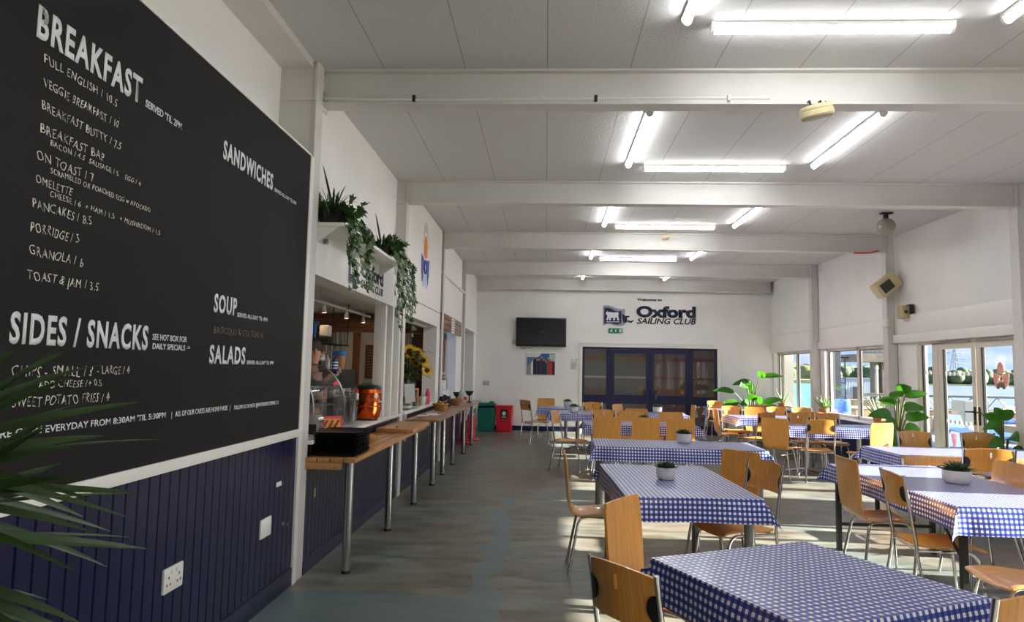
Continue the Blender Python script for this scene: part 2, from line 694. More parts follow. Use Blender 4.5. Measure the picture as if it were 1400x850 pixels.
# left wall, first bay: matchboard dado, chalkboard backing, recessed upper wall
b = MB()
y = -0.9
while y < 4.86:
    y1 = min(y + 0.0855, 4.87)
    b.prism([(XL - 0.01, y, 0.13), (XL + 0.004, y + 0.006, 0.13), (XL + 0.004, y1 - 0.006, 0.13), (XL - 0.01, y1, 0.13)], (0, 0, 0.92))
    y = y1
tag(b.build('wall_left_matchboard', M_NAVY, None, None), kind='structure')
sbox('wall_left', (-2.05, XL - 0.009, YB, 4.88, 0, 3.10), M_WALL)
sbox('wall_left_upper', (-2.2, -2.05, YB, 5.0, 0, ZC), M_WALLU)
sbox('baseboard_left', (XL - 0.01, XL + 0.014, -0.9, 4.88, 0, 0.125), M_NAVY, 0.004)
sbox('trim_1', (XL - 0.01, XL + 0.022, -0.9, 4.88, 1.035, 1.09), M_TRIM, 0.004)
sbox('trim_2', (-2.05, -1.80, YB, 5.0, 3.80, ZC), M_BEAM)
sbox('trim_3', (-2.05, XL + 0.012, YB, 4.88, 3.10, 3.115), M_TRIM)
sbox('trim_4', (XL - 0.01, XL + 0.02, 4.845, 4.912, 0, 3.1), M_TRIM)


def ibeam(y, x0, x1):
    w, zb = 0.15, 3.58
    b = MB()
    b.box(x0, x1, y, y + w, ZC - 0.016, ZC)
    b.box(x0, x1, y, y + w, zb, zb + 0.016)
    b.box(x0 + .001, x1 - .001, y + w / 2 - 0.02, y + w / 2 + 0.02, zb + .003, ZC - .003)
    # end plates with bolts
    for xx, s in ((x0, 1), (x1, -1)):
        b.box(xx + s * .002, xx + s * 0.018, y - 0.004, y + w + .004, zb - 0.03, ZC - 0.004)
        for zz in (zb + 0.05, zb + 0.10, zb + 0.2, zb + 0.245):
            b.tube([(xx + s * 0.016, y + 0.03, zz), (xx + s * 0.04, y + 0.03, zz)], 0.012, 6)
    return tag(b.build('ceiling_beam', M_BEAM, None, 35), kind='structure')


def hcol(x0, x1, yc, s):
    """H section post: flanges on the room side and on the wall side"""
    b = MB()
    y0, y1 = yc - 0.075, yc + 0.075
    b.box(x0, x0 + 0.016, y0, y1, 0, ZC)
    b.box(x1 - 0.016, x1, y0, y1, 0, ZC)
    b.box(x0 + 0.006, x1 - 0.006, y0 + 0.014, y1 - 0.014, 0.001, ZC - 0.001)
    b.box(x0 + 0.003, x1 - 0.003, y0 + 0.002, y1 - 0.002, 3.55, 3.575)
    return tag(b.build('wall_column', M_BEAM, None, None), kind='structure')


for k, yb in enumerate(COLS):
    xl = -2.03 if yb < 5 else (-1.80 if yb < 6 else -1.78)
    ibeam(yb if yb < 17 else 17.20, -1.80 if yb > 5 else -2.04, 5.60)
    yc = (yb if yb < 17 else 17.2) + 0.075
    if yb > 4:
        if yb < 6:
            hcol(-2.06, -1.768, 4.985, 1)
        elif yb < 17:
            hcol(-2.0, -1.748, yc, 1)
    if yb < 17:
        hcol(5.545, 5.80, yc, -1)

# far wall with the double-door opening
DX0, DX1, DZ = 0.93, 4.32, 2.15
sbox('wall_far', (-1.95, DX0, YF, YF + 0.15, 0, ZC), M_WALL)
sbox('wall_far_right', (DX1, 5.95, YF, YF + 0.15, 0, ZC), M_WALL)
sbox('wall_far_head', (DX0, DX1, YF, YF + 0.15, DZ, ZC), M_WALL)
sbox('baseboard_far', (-1.7, DX0 - 0.09, YF - 0.014, YF, 0, 0.12), M_NAVYD)
sbox('baseboard_far_right', (DX1 + 0.09, 5.7, YF - 0.014, YF, 0, 0.12), M_NAVYD)
b = MB()
b.box(DX0 - 0.085, DX0, YF - 0.025, YF, 0, DZ + 0.085, 0.006)
b.box(DX1, DX1 + 0.085, YF - 0.025, YF, 0, DZ + 0.085, 0.006)
b.box(DX0 - 0.085, DX1 + 0.085, YF - 0.026, YF - 0.001, DZ, DZ + 0.085, 0.006)
b.box(DX0 - 0.10, DX1 + 0.10, YF - 0.04, YF, DZ + 0.085, DZ + 0.105, 0.004)
struct('trim_5', b, M_TRIM, 35)

# left service wall: bays two to five
def panel_line(y0, y1, z0, z1, x=XL):
    y = y0
    b = MB()
    while y < y1 - 1e-6:
        ye = min(y + 0.0855, y1)
        b.prism([(x - 0.01, y, z0), (x + 0.004, y + 0.006, z0), (x + 0.004, ye - 0.006, z0), (x - 0.01, ye, z0)], (0, 0, z1 - z0))
        y = ye
    return b


SILL = 0.955
for (y0, y1) in ((5.07, 8.18), (8.42, 11.28), (11.52, 14.4)):
    tag(panel_line(y0, y1, 0.10, SILL).build('wall_left_matchboard', M_NAVY, None, None), kind='structure')
    sbox('baseboard_left', (XL - 0.01, XL + 0.014, y0, y1, 0, 0.10), M_NAVY)
sbox('wall_left_low', (-1.98, XL - 0.009, 5.06, 14.5, 0, SILL), M_WALL)
sbox('trim_6', (-2.02, -1.735, 5.07, 8.16, SILL, SILL + 0.03), M_TRIM, 0.004)
sbox('trim_7', (-2.02, -1.735, 8.40, 11.28, SILL, SILL + 0.035), M_TRIM, 0.004)
sbox('trim_8', (-2.02, -1.735, 11.5, 14.42, SILL, SILL + 0.035), M_TRIM, 0.004)
# hatch one fascia and jambs
sbox('wall_left_fascia', (-1.98, XL, 5.07, 8.18, 2.245, 2.62), M_TRIM)
sbox('wall_left_upper', (-2.05, -1.88, 5.0, 8.25, 2.62, ZC), M_WALLU)
for i, yy in enumerate((7.60, 7.80, 8.02)):
    sbox('trim_9', (-1.95 + 0.02 * i, -1.82 + 0.035 * i, yy, yy + 0.07, SILL + 0.03, 2.245), M_TRIM, 0.004)
sbox('window_30', (-1.885, -1.872, 7.67, 7.80, SILL + 0.03, 2.24), mat('dark_slider_glass', (58, 60, 62), 0.2))
sbox('trim_10', (-1.90, -1.86, 7.66, 8.03, SILL + 0.03, SILL + 0.10), M_TRIM, 0.004)
# bay two above hatch two
sbox('wall_left_head', (-1.98, XL, 8.35, 11.28, 2.21, 2.44), M_TRIM)
sbox('wall_left_upper', (-1.98, XL + 0.004, 8.42, 11.24, 2.45, 3.845), M_TRIM)
sbox('wall_left_back', (-2.06, -1.96, 8.2, 11.5, 2.2, ZC), M_WALLU)
sbox('trim_11', (-2.0, XL - 0.002, 10.98, 11.28, SILL + 0.03, 2.21), M_WALL)
# bay three: boarded brown head over the brown door frame, white boards above
sbox('wall_left_upper', (-1.98, -1.80, 11.5, 14.42, 2.50, 3.15), M_TRIM)
sbox('wall_left_upper', (-1.99, -1.82, 11.5, 14.42, 3.17, 3.85), M_WALLU)
sbox('trim_12', (-1.9, -1.755, 11.3, 14.45, 3.145, 3.175), M_TRIM)
sbox('wall_left_jamb', (-1.98, -1.80, 13.55, 14.42, SILL + 0.03, 2.50), M_WALL)
# bay four: white over a grey recess
sbox('wall_left_upper', (-1.98, -1.80, 14.65, 17.4, 2.44, 3.85), M_TRIM)
sbox('trim_13', (-1.98, XL + 0.02, 14.65, 17.2, 2.42, 2.45), M_TRIM, 0.004)
sbox('wall_left_recess', (-2.75, -2.65, 14.6, 17.5, 0, 2.6), mat('grey_recess_paint', (150, 148, 142), 0.7))
sbox('wall_left_jamb', (-2.7, -1.80, 16.85, 17.45, 0, 2.44), M_WALL)
sbox('ceiling_recess', (-2.7, -1.98, 14.6, 17.4, 2.44, 2.5), M_WALL)

sbox('sun_blocking_pier', (5.90, 6.12, 17.16, 17.42, -.1, 3.6), mat('grey_render', (150, 150, 142), 0.8))  # grey pier outside the window, added to keep sun off the far wall
# kitchen behind the hatches
sbox('wall_kitchen_left', (-4.9, -4.8, 4.9, 12.6, 0, 2.62), M_WALL)
sbox('wall_kitchen_end', (-4.9, -2.15, 12.5, 12.6, 0, 2.62), mat('kitchen_wall', (206, 204, 200), 0.6))
sbox('wall_kitchen_near', (-4.9, -2.05, 4.85, 4.95, 0, 2.62), M_WALL)
sbox('ceiling_kitchen', (-4.9, -1.98, 4.9, 12.6, 2.52, 2.62), M_WALL)

# right wall
def rwall(y0, y1, z0, z1, m=M_WALL, x0=5.70, x1=5.86):
    return sbox('wall_right', (x0, x1, y0, y1, z0, z1), m)


BAYS = [(COLS[i] + 0.15, COLS[i + 1]) for i in range(len(COLS) - 1)]
for (y0, y1) in BAYS:
    if 8 < y0 < 9:
        continue
    rwall(y0 - 0.16, y1 + 0.01, 2.08, ZC, M_WALLU, 5.68)
    rwall(y0 - 0.16, y1 + 0.01, 0, 0.72, M_NAVY, 5.70)
    sbox('trim_14', (5.64, 5.70, y0, y1, 2.08, 2.24), M_TRIM, 0.005)
    sbox('trim_15', (5.665, 5.70, y0, y1, 2.50, 2.52), M_TRIM)
    sbox('trim_16', (5.60, 5.86, y0, y1, 0.72, 0.755), M_TRIM, 0.005)
    rwall(y0 - 0.16, y0 + 0.20, 0.72, 2.08)
    rwall(y1 - 0.22, y1 + 0.01, 0.72, 2.08)
# door bay
rwall(8.19, 11.33, 2.52, ZC, M_WALLU, 5.74, 5.88)
sbox('trim_17', (5.66, 5.88, 8.34, 11.32, 2.22, 2.52), M_TRIM, 0.004)
sbox('trim_18', (5.62, 5.88, 8.34, 11.32, 2.085, 2.215), M_TRIM, 0.006)
rwall(8.19, 8.50, 0, 2.09)
rwall(10.76, 11.33, 0, 2.09)


def window(n, y0, y1, z0, z1, mulls, x=5.76):
    """fixed panes in a white frame; dark gasket round each pane"""
    fr = struct('window_%d' % n, MB(), M_FRAME) if False else None
    b = MB()
    f = 0.055
    b.box(x - 0.035, x + 0.035, y0, y0 + f, z0, z1)
    b.box(x - 0.035, x + 0.035, y1 - f, y1, z0, z1)
    b.box(x - 0.035, x + 0.035, y0, y1, z0, z0 + f)
    b.box(x - 0.035, x + 0.035, y0, y1, z1 - f, z1)
    for q in mulls:
        b.box(x - 0.035, x + 0.035, q - 0.03, q + 0.03, z0, z1)
    w = tag(b.build('window_%d' % n, M_FRAME, None, None), kind='structure')
    ys = [y0 + f] + [v for q in mulls for v in (q - 0.03, q + 0.03)] + [y1 - f]
    for a, c in zip(ys[::2], ys[1::2]):
        MB().box(x - 0.004, x + 0.004, a, c, z0 + f, z1 - f).build('pane', M_GLASS, w, None)
        g = MB()
        g.box(x - 0.012, x + 0.012, c - 0.018, c, z0 + f, z1 - f)
        g.box(x - 0.012, x + 0.012, a, c, z1 - f - 0.012, z1 - f)
        g.build('gasket', M_RUBBER, w, None)
    # trickle vents on the head
    v = MB()
    for a, c in zip(ys[::2], ys[1::2]):
        m_ = (a + c) / 2
        v.box(x - 0.055, x - 0.035, m_ - 0.18, m_ + 0.18, z1 - 0.035, z1 - 0.01, 0.003)
    v.build('trickle_vent', M_WHITEP, w, 35)
    return w


wi = 1
for (y0, y1) in BAYS:
    if 8 < y0 < 9:
        continue
    a, c = y0 + 0.20, y1 - 0.22
    if y0 > 14:
        a, c = 14.88, 17.15
        ms = [15.86]
    elif y0 > 11:
        a, c = 11.68, 14.20
        ms = [12.81]
    else:
        ms = [a + (c - a) * 0.28, a + (c - a) * 0.64]
    window(wi, a, c, 0.755, 2.08, ms)
    wi += 1

# glazed doors to the terrace
b = MB()
XD = 5.76
b.box(XD - 0.04, XD + 0.04, 8.50, 10.76, 2.03, 2.09)
for yy in (8.50, 10.24, 10.70):
    b.box(XD - 0.04, XD + 0.04, yy, yy + 0.06, 0, 2.05)
b.box(XD - 0.04, XD + 0.04, 10.30, 10.385, 0, 2.05)
b.box(XD - 0.04, XD + 0.04, 10.38, 10.70, 0, 0.12)
d2 = tag(b.build('door_2', M_FRAME, None, None), kind='structure')
MB().box(XD - 0.004, XD + 0.004, 10.385, 10.70, 0.12, 2.03).build('pane', M_GLASS, d2, None)
MB().box(XD - 0.014, XD + 0.014, 10.672, 10.70, 0.12, 2.03).build('gasket', M_RUBBER, d2, None)
for (y0, y1, hy) in ((9.375, 10.24, 9.42), (8.56, 9.365, 9.32)):
    b = MB()
    b.box(XD - 0.035, XD + 0.035, y0, y0 + 0.085, 0.01, 2.03)
    b.box(XD - 0.035, XD + 0.035, y1 - 0.085, y1, 0.01, 2.03)
    b.box(XD - 0.034, XD + 0.034, y0, y1, 0.01, 0.13)
    b.box(XD - 0.034, XD + 0.034, y0, y1, 1.955, 2.03)
    lf = b.build('door_leaf', M_FRAME, d2, None)
    MB().box(XD - 0.004, XD + 0.004, y0 + 0.085, y1 - 0.085, 0.13, 1.955).build('pane', M_GLASS, lf, None)
    MB().box(XD - 0.014, XD + 0.014, y1 - 0.108, y1 - 0.085, 0.13, 1.955).build('gasket', M_RUBBER, lf, None)
    h = MB()
    h.box(XD - 0.048, XD - 0.035, hy - 0.018, hy + 0.018, 0.93, 1.17, 0.004)
    h.tube([(XD - 0.04, hy, 1.10), (XD - 0.085, hy, 1.10), (XD - 0.088, hy + (0.12 if hy > 9.37 else -0.12), 1.095)], 0.01, 8)
    h.build('door_handle', M_BLACK, lf, 35)
    MB().tube([(XD - 0.05, hy, 0.98), (XD - 0.036, hy, 0.98)], 0.012, 8).build('lock_cylinder', mat('brass', (190, 150, 70), 0.3, 1.0), lf, 35)
b = MB()
b.box(XD - 0.07, XD - 0.041, 8.52, 9.3, 2.035, 2.06, 0.004)
b.box(XD - 0.07, XD - 0.041, 9.45, 10.2, 2.035, 2.06, 0.004)
b.build('overhead_closer', M_STEEL, d2, 35)
# manifestation dots and the sunrise badge stuck to the glass
M_DOT = mat('frosted_dot', (235, 236, 232), 0.7)


def dots(y0, y1, z, step=0.105):
    b = MB()
    yy = y0
    while yy < y1:
        b.lathe([(0.0, 0), (0.029, 0), (0.029, 0.001), (0, 0.001)], (XD - 0.007, yy, z), 16, Matrix.Rotation(-PI / 2, 3, 'Y'))
        yy += step
    return b


dots(10.41, 10.69, 1.625).build('glass_dots', M_DOT, d2, None)
dots(9.50, 10.15, 1.605).build('glass_dots', M_DOT, d2, None)
dots(10.41, 10.69, 0.95).build('glass_dots', M_DOT, d2, None)
dots(9.50, 10.15, 0.93).build('glass_dots', M_DOT, d2, None)


def badge(put, s, cols, name, parent, dv):
    """sunrise-over-wings badge; put(a, b) gives a wall point, a across, b up, in units of s"""
    def poly(pts, m, nm, k):
        return MB().prism([put(a * s, c * s) + dv * 0.0008 * k for a, c in pts], dv * 0.0015).build(nm, m, parent, None)
    sunp = [(0.30 * math.cos(t), 0.25 + 0.42 * math.sin(t)) for t in [PI * i / 16 for i in range(17)]]
    sunp += [(-0.30, 0.02), (0.0, -0.06), (0.30, 0.02)]
    poly(sunp, cols[0], 'sun_disc', 1)
    lw = [(-0.72, 0.0), (-0.30, -0.08), (-0.08, -0.26), (-0.30, -0.5), (-0.34, -0.78), (-0.52, -0.86), (-0.66, -0.5)]
    poly(lw, cols[1], 'wing', 1)
    poly([(-a, c) for a, c in lw][::-1], cols[1], 'wing', 1)
    hull = [(-0.46, -0.92), (-0.30, -0.64), (0, -0.56), (0.30, -0.64), (0.46, -0.92), (0.25, -1.0), (0, -0.86), (-0.25, -1.0)]
    poly(hull, cols[2], 'hull', 2)
    ring = MB()
    n = 20
    pts = [(0.20 * math.cos(2 * PI * i / n), -0.33 + 0.20 * math.sin(2 * PI * i / n)) for i in range(n + 1)]
    ring.tube([put(a * s, c * s) + dv * 0.002 for a, c in pts], 0.035 * s, 6)
    ring.build('swirl', cols[1], parent, 35)
    ray = MB()
    for i in range(9):
        t = PI * (0.08 + 0.84 * i / 8)
        a0, c0 = 0.40 * math.cos(t), 0.25 + 0.54 * math.sin(t)
        a1, c1 = 0.52 * math.cos(t), 0.25 + 0.86 * math.sin(t)
        nx, ny = -math.sin(t) * 0.02, math.cos(t) * 0.02
        ray.prism([put((a0 + nx) * s, (c0 + ny) * s), put((a1 + nx) * s, (c1 + ny) * s), put((a1 - nx) * s, (c1 - ny) * s), put((a0 - nx) * s, (c0 - ny) * s)], dv * 0.0015)
    ray.build('sun_rays', cols[3], parent, None)


M_PEACH = mat('badge_peach', (226, 166, 146), 0.6)
bdg = thing('window_sticker', 'faded peach sunrise badge stuck on the right leaf of the terrace doors', 'sticker', (XD - 0.006, 8.925, 1.62))
badge(lambda a, c: Vector((-0.001, -a, c)), 0.205, [M_PEACH, M_PEACH, mat('badge_brown', (120, 100, 84), 0.7), M_DOT], 'badge', bdg, Vector((-1, 0, 0)))

# navy double doors in the far wall
YD = YF + 0.05
b = MB()
b.box(DX0, DX1, YD - 0.04, YD + 0.04, DZ - 0.05, DZ)
for x0, x1 in ((DX0, DX0 + 0.055), (1.54, 1.655), (3.62, 3.715), (DX1 - 0.06, DX1)):
    b.box(x0, x1, YD - 0.04, YD + 0.04, 0, DZ)
for x0, x1 in ((DX0, 1.54), (3.715, DX1)):
    b.box(x0, x1, YD - 0.035, YD + 0.035, 0.72, 0.94)
    b.box(x0, x1, YD - 0.035, YD + 0.035, 0, 0.22)
d1 = tag(b.build('door_1', M_NAVYD, None, None), kind='structure')
for x0, x1 in ((DX0 + 0.055, 1.54), (3.715, DX1 - 0.06)):
    MB().box(x0, x1, YD - 0.004, YD + 0.004, 0.94, DZ - 0.05).build('pane', M_DARKGLASS, d1, None)
    MB().box(x0, x1, YD - 0.004, YD + 0.004, 0.22, 0.72).build('pane', M_DARKGLASS, d1, None)
for x0, x1, hx in ((1.66, 2.637, 2.55), (2.643, 3.615, 2.73)):
    b = MB()
    b.box(x0, x0 + 0.085, YD - 0.035, YD + 0.035, 0.01, 2.095)
    b.box(x1 - 0.085, x1, YD - 0.035, YD + 0.035, 0.01, 2.095)
    for z0, z1 in ((0.01, 0.24), (0.73, 0.95), (2.0, 2.095)):
        b.box(x0, x1, YD - 0.034, YD + 0.034, z0, z1)
    lf = b.build('door_leaf', M_NAVYD, d1, None)
    MB().box(x0 + 0.085, x1 - 0.085, YD - 0.004, YD + 0.004, 0.95, 2.0).build('pane', M_DARKGLASS, lf, None)
    MB().box(x0 + 0.085, x1 - 0.085, YD - 0.004, YD + 0.004, 0.24, 0.73).build('pane', M_DARKGLASS, lf, None)
    MB().box(hx - 0.075, hx + 0.075, YD - 0.075, YD - 0.034, 0.86, 1.09, 0.01).build('pull_handle', mat('navy_handle', (22, 26, 62), 0.35), lf, 35)

# the room beyond the navy doors
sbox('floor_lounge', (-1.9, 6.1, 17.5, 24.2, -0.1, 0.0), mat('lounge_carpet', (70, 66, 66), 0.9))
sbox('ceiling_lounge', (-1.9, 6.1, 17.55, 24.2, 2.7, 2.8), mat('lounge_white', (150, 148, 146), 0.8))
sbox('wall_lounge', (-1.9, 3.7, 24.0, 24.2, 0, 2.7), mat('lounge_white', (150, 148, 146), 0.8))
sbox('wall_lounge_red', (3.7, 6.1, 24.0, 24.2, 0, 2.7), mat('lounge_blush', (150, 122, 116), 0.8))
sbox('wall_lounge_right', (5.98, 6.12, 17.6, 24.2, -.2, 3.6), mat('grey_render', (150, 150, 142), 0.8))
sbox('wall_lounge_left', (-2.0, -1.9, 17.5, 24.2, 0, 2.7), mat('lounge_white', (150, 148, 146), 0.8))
sbox('trim_19', (-1.9, 3.7, 23.96, 24.0, 1.92, 2.02), mat('ochre_stripe', (190, 130, 30), 0.7))
sbox('trim_20', (3.7, 6.0, 23.96, 24.0, 1.92, 2.02), mat('magenta_stripe', (150, 30, 80), 0.7))
sbox('trim_21', (-1.9, 3.7, 23.96, 24.0, 1.30, 1.37), M_TRIM)
sbox('trim_22', (3.7, 6.0, 23.96, 24.0, 1.30, 1.37), mat('red_stripe', (160, 50, 30), 0.7))

for i, x in enumerate((0.8, 4.2)):  # fill lights out of view, added to brighten the lounge behind the glass
    t = thing('ceiling_light', ('left', 'right')[i] + ' unseen fill light added to brighten the lounge beyond the navy doors', 'light', (x, 20.8, 2.70))
    MB().box(-.3, .3, -.3, .3, -.03, 0, .004).build('frame', M_WHITEP, t, 35)
    MB().box(-.27, .27, -.27, .27, -.034, -.029).build('diffuser', mat('lounge_fill_glow', (255, 246, 232), .4, emit=26.0), t, None)

# ------------------------------------------------------------------ ceiling battens
def batten(L):
    t = thing('ceiling_light', 'x', 'light', group='white LED battens on the ceiling')
    b = MB()
    b.box(-L / 2, L / 2, -0.033, 0.033, -0.028, 0.0, 0.004)
    b.build('housing', M_WHITEP, t, 35)
    d = MB()
    prof = [(-0.031 * math.cos(a), -0.028 - 0.042 * math.sin(a)) for a in [PI * i / 8 for i in range(9)]]
    rows = []
    for x in (-L / 2 + 0.02, L / 2 - 0.02):
        rows.append([d.bm.verts.new((x, p, q)) for p, q in prof])
    for i in range(8):
        d.bm.faces.new((rows[0][i], rows[0][i + 1], rows[1][i + 1], rows[1][i]))
    d.bm.faces.new(rows[0][::-1])
    d.bm.faces.new(rows[1])
    d.build('diffuser', M_TUBE, t, 50)
    for s in (-1, 1):
        e = MB()
        x0 = s * (L / 2 - 0.02)
        pr = [(x0, -0.036 * math.cos(a), -0.024 - 0.05 * math.sin(a)) for a in [PI * i / 8 for i in range(9)]] + [(x0, 0.036, 0), (x0, -0.036, 0)]
        e.prism(pr, (s * 0.022, 0, 0)).build('end_cap', M_WHITEP, t, 35)
    return t


proto = batten(1.56)
first = True
ORD = {-3: 'furthest behind', -2: 'behind', -1: 'nearest the top edge of the photo', 0: 'between the first and second beams', 1: 'between the second and third beams', 2: 'between the third and fourth beams', 3: 'beyond the fourth beam'}
for k in range(-3, 4):
    for nm, x, y, rz in (('cross', 1.84, 7.52, 0), ('left', 0.88, 6.64, PI / 2), ('right', 2.89, 6.64, PI / 2)):
        yy = y + 3.13 * k
        if yy < YB + 1 or (k == 3 and nm == 'cross'):
            continue
        o = proto if first else copy_tree(proto)
        first = False
        o.location = (x, yy, ZC)
        o.rotation_euler = (0, 0, rz)
        wd = {'cross': 'white LED batten running across the room', 'left': 'left lengthwise white LED batten', 'right': 'right lengthwise white LED batten'}[nm]
        o['label'] = wd + ', ' + ORD[k]

# conduit along the first beam, with clips
b = MB()
b.tube([(-1.75, 5.045, 3.62)] + [(x, 5.045 + 0.003 * math.sin(x * 3), 3.613 + 0.006 * math.sin(x * 1.7)) for x in [-1.5 + 0.35 * i for i in range(10)]], 0.009, 6)
cd = tag(b.build('conduit', M_WHITEP, None, 35), 'thin white cable run along the front of the nearest beam', 'cable')
for x in (-1.05, 0.35, 1.35):
    MB().box(x - 0.012, x + 0.012, 5.03, 5.062, 3.595, 3.64, 0.002).build('cable_clip', M_BLACK if x < 1 else M_WHITEP, cd, 35)

# smoke detector under the first beam
sd = thing('smoke_detector', 'round yellowed smoke detector fixed to the front of the nearest beam', 'smoke detector', (1.972, 5.0, 3.545))
mt = Matrix.Rotation(R(-12), 3, 'Y') @ Matrix.Rotation(R(10), 3, 'X')
MB().lathe([(0.0, 0.0), (0.095, 0.0), (0.115, -0.012), (0.118, -0.03), (0.114, -0.034), (0.118, -0.038), (0.12, -0.075), (0.112, -0.088)], (0, 0, 0), 28, mt).build('body', M_CREAM, sd, 30)
MB().lathe([(0.112, -0.086), (0.106, -0.096), (0.0, -0.098)], (0, 0, 0), 28, mt).build('sensor_face', mat('grey_plastic', (150, 138, 112), 0.6), sd, 30)
b = MB()
for x in (-0.035, 0.045):
    b.tube([(x, 0.05, 0.045), (x, 0.02, 0.04), (x, 0.0, 0.0)], 0.008, 6)
b.tube([(0.045, 0, 0.0), (0.07, -0.005, 0.03), (0.1, 0.0, -0.0)], 0.004, 6)
b.build('mounting_screws', M_BLACK, sd, 35)

# detector and cable on the third beam
t = thing('ceiling_detector', 'small cream detector disc with a drooping cable on the third beam', 'detector', (1.96, 11.28, 3.80))
MB().lathe([(0, 0), (0.07, 0), (0.07, -0.03), (0.05, -0.045), (0, -0.045)], (0, 0, 0.0), 20).build('body', M_CREAM, t, 35)
MB().tube([(-0.05, -0.03, -0.02), (-0.09, -0.035, -0.06), (-0.09, -0.035, -0.16), (-0.05, -0.035, -0.2), (0.06, -0.035, -0.21)], 0.007, 6).build('cable', M_WHITEP, t, 35)
tag(MB().tube([(1.95, 11.32, 3.583), (3.0, 11.30, 3.575), (5.5, 11.30, 3.57)], 0.009, 6).build('conduit', M_WHITEP, None, 35), 'thin white cable run under the third beam towards the floodlight corner', 'cable')
tag(MB().tube([(5.42, 11.28, 3.60), (5.28, 11.28, 3.56), (5.10, 11.28, 3.555), (5.02, 11.28, 3.56)], 0.014, 6).build('red_cable_sleeve', M_RED, None, 35), 'short red sleeve at the right end of the third beam', 'cable')

# globe lamp hanging at the right
t = thing('globe_lamp', 'round grey globe lamp hanging from the ceiling near the right wall', 'lamp', (4.78, 9.72, ZC))
b = MB()
b.box(-0.07, 0.09, -0.04, 0.04, -0.02, 0, 0.004)
b.tube([(0, 0, -0.02), (0, 0, -0.09)], 0.035, 10)
b.build('ceiling_bracket', M_BLACK, t, 35)
MB().lathe([(0.0, -0.33)] + [(0.125 * math.sin(PI - PI * i / 16), -0.205 - 0.125 * math.cos(PI * (16 - i) / 16) * -1) for i in range(1, 16)] + [(0.0, -0.08)], (0, 0, 0), 24).build('globe', mat('smoked_globe', (150, 142, 126), 0.2, coat=0.5), t, 60)

# beige floodlight, junction box and contact on the third right column
t = thing('floodlight', 'beige slanted floodlight on an arm from the third right column', 'light', (5.50, 11.25, 3.02), 0)
mm = Matrix.Rotation(R(-38), 4, 'Y')
MB().box(-0.2, 0.2, -0.12, 0.1, -0.13, 0.13, 0.03, mm).build('housing', M_CREAM, t, 35)
MB().box(-0.14, 0.06, -0.126, -0.118, -0.08, 0.08, 0.004, mm).build('lens_grille', mat('dark_grille', (60, 56, 50), 0.5), t, 35)
b = MB()
b.tube([(0.16, 0, 0.06), (0.34, 0.0, 0.06)], 0.012, 6)
b.tube([(0.33, 0, 0.08), (0.33, 0, -0.2)], 0.014, 6)
b.build('bracket', M_STEEL, t, 35)
t = thing('wall_speaker', 'small beige box with a black side hung below the floodlight', 'box', (5.62, 10.95, 2.56))
MB().box(-0.06, 0.06, -0.09, 0.09, -0.10, 0.10, 0.01).build('body', mat('aged_beige', (176, 160, 120), 0.5), t, 35)
MB().box(0.045, 0.085, -0.13, 0.02, -0.12, 0.12, 0.004).build('side_plate', M_BLACK, t, 35)
MB().lathe([(0, 0), (0.03, 0), (0.03, 0.004), (0, 0.006)], (-0.01, -0.0905, 0.0), 14, Matrix.Rotation(PI / 2, 3, 'X')).build('dial', M_BLACK, t, 35)
tag(MB().box(5.50, 5.545, 11.27, 11.41, 2.35, 2.48, 0.006).build('junction_box', M_WHITEP, None, 35), 'square white junction box on the third right column', 'box')
t = thing('door_buzzer', 'small grey call point on the wall beside the terrace doors', 'switch', (5.68, 11.2, 1.31))
MB().box(-0.035, 0.02, -0.05, 0.05, -0.06, 0.06, 0.008).build('plate', M_WHITEP, t, 35)
MB().lathe([(0, 0), (0.02, 0), (0.018, 0.012), (0, 0.012)], (-0.036, 0, 0), 14, Matrix.Rotation(-PI / 2, 3, 'Y')).build('button', M_STEEL, t, 35)
b = MB()
b.tube([(5.66, 11.2, 1.37), (5.66, 11.2, 2.08)], 0.009, 6)
tag(b.build('conduit', M_WHITEP, None, 35), 'white conduit dropping to the call point beside the terrace doors', 'cable')

# ------------------------------------------------------------------ chalkboard menu
cb = thing('menu_board', 'huge black chalkboard menu on the near left wall with white lettering', 'menu board', (XL, 2.9, 1.09))


def rel(p):
    return Vector(p) - Vector((XL, 2.9, 1.09))


MB().box(0.0, 0.014, -3.8, 1.945, 0.0, 2.005, 0.003).build('board', M_BOARD, cb, 35)
HEAD = [('BREAKFAST', 2.159, 2.655, 0.606, 0.124), ('SANDWICHES', 3.515, 2.657, 0.671, 0.110), ('SOUP', 3.509, 1.819, 0.266, 0.106),
        ('SALADS', 3.491, 1.545, 0.427, 0.106), ('SIDES / SNACKS', 2.149, 1.60, 0.781, 0.114)]
XB = XL + 0.0145
for s, y, z, w, h in HEAD:
    letter('heading', s, M_PAINTL, rel((XB, y, z)), ROT_LEFT, cb, width=w, height=h, bold=0.03, thick=0.001, space=1.16)
SUBS = [("SERVED 'TIL 2PM", 2.797, 2.661, 0.296, 0.034), ("SERVED ALL-DAY 'TIL 5PM", 4.216, 2.662, 0.38, 0.024),
        ("SERVED ALL-DAY 'TIL 4PM", 3.785, 1.816, 0.421, 0.026), ("SERVED ALL-DAY 'TIL 4PM", 3.943, 1.546, 0.395, 0.024),
        ('SEE HOT BOX FOR', 2.964, 1.648, 0.292, 0.029), ('DAILY SPECIALS \u2192', 2.969, 1.607, 0.322, 0.028),
        ("WE'RE OPEN EVERYDAY FROM 8:30AM 'TIL 5:30PM", 2.06, 1.292, 1.05, 0.027),
        ('|   ALL OF OUR CAKES ARE HOME MADE   |', 3.16, 1.290, 0.60, 0.027),
        ('FOLLOW US ON INSTA @WATERSIDECATERING  3 3', 3.81, 1.287, 0.64, 0.024)]
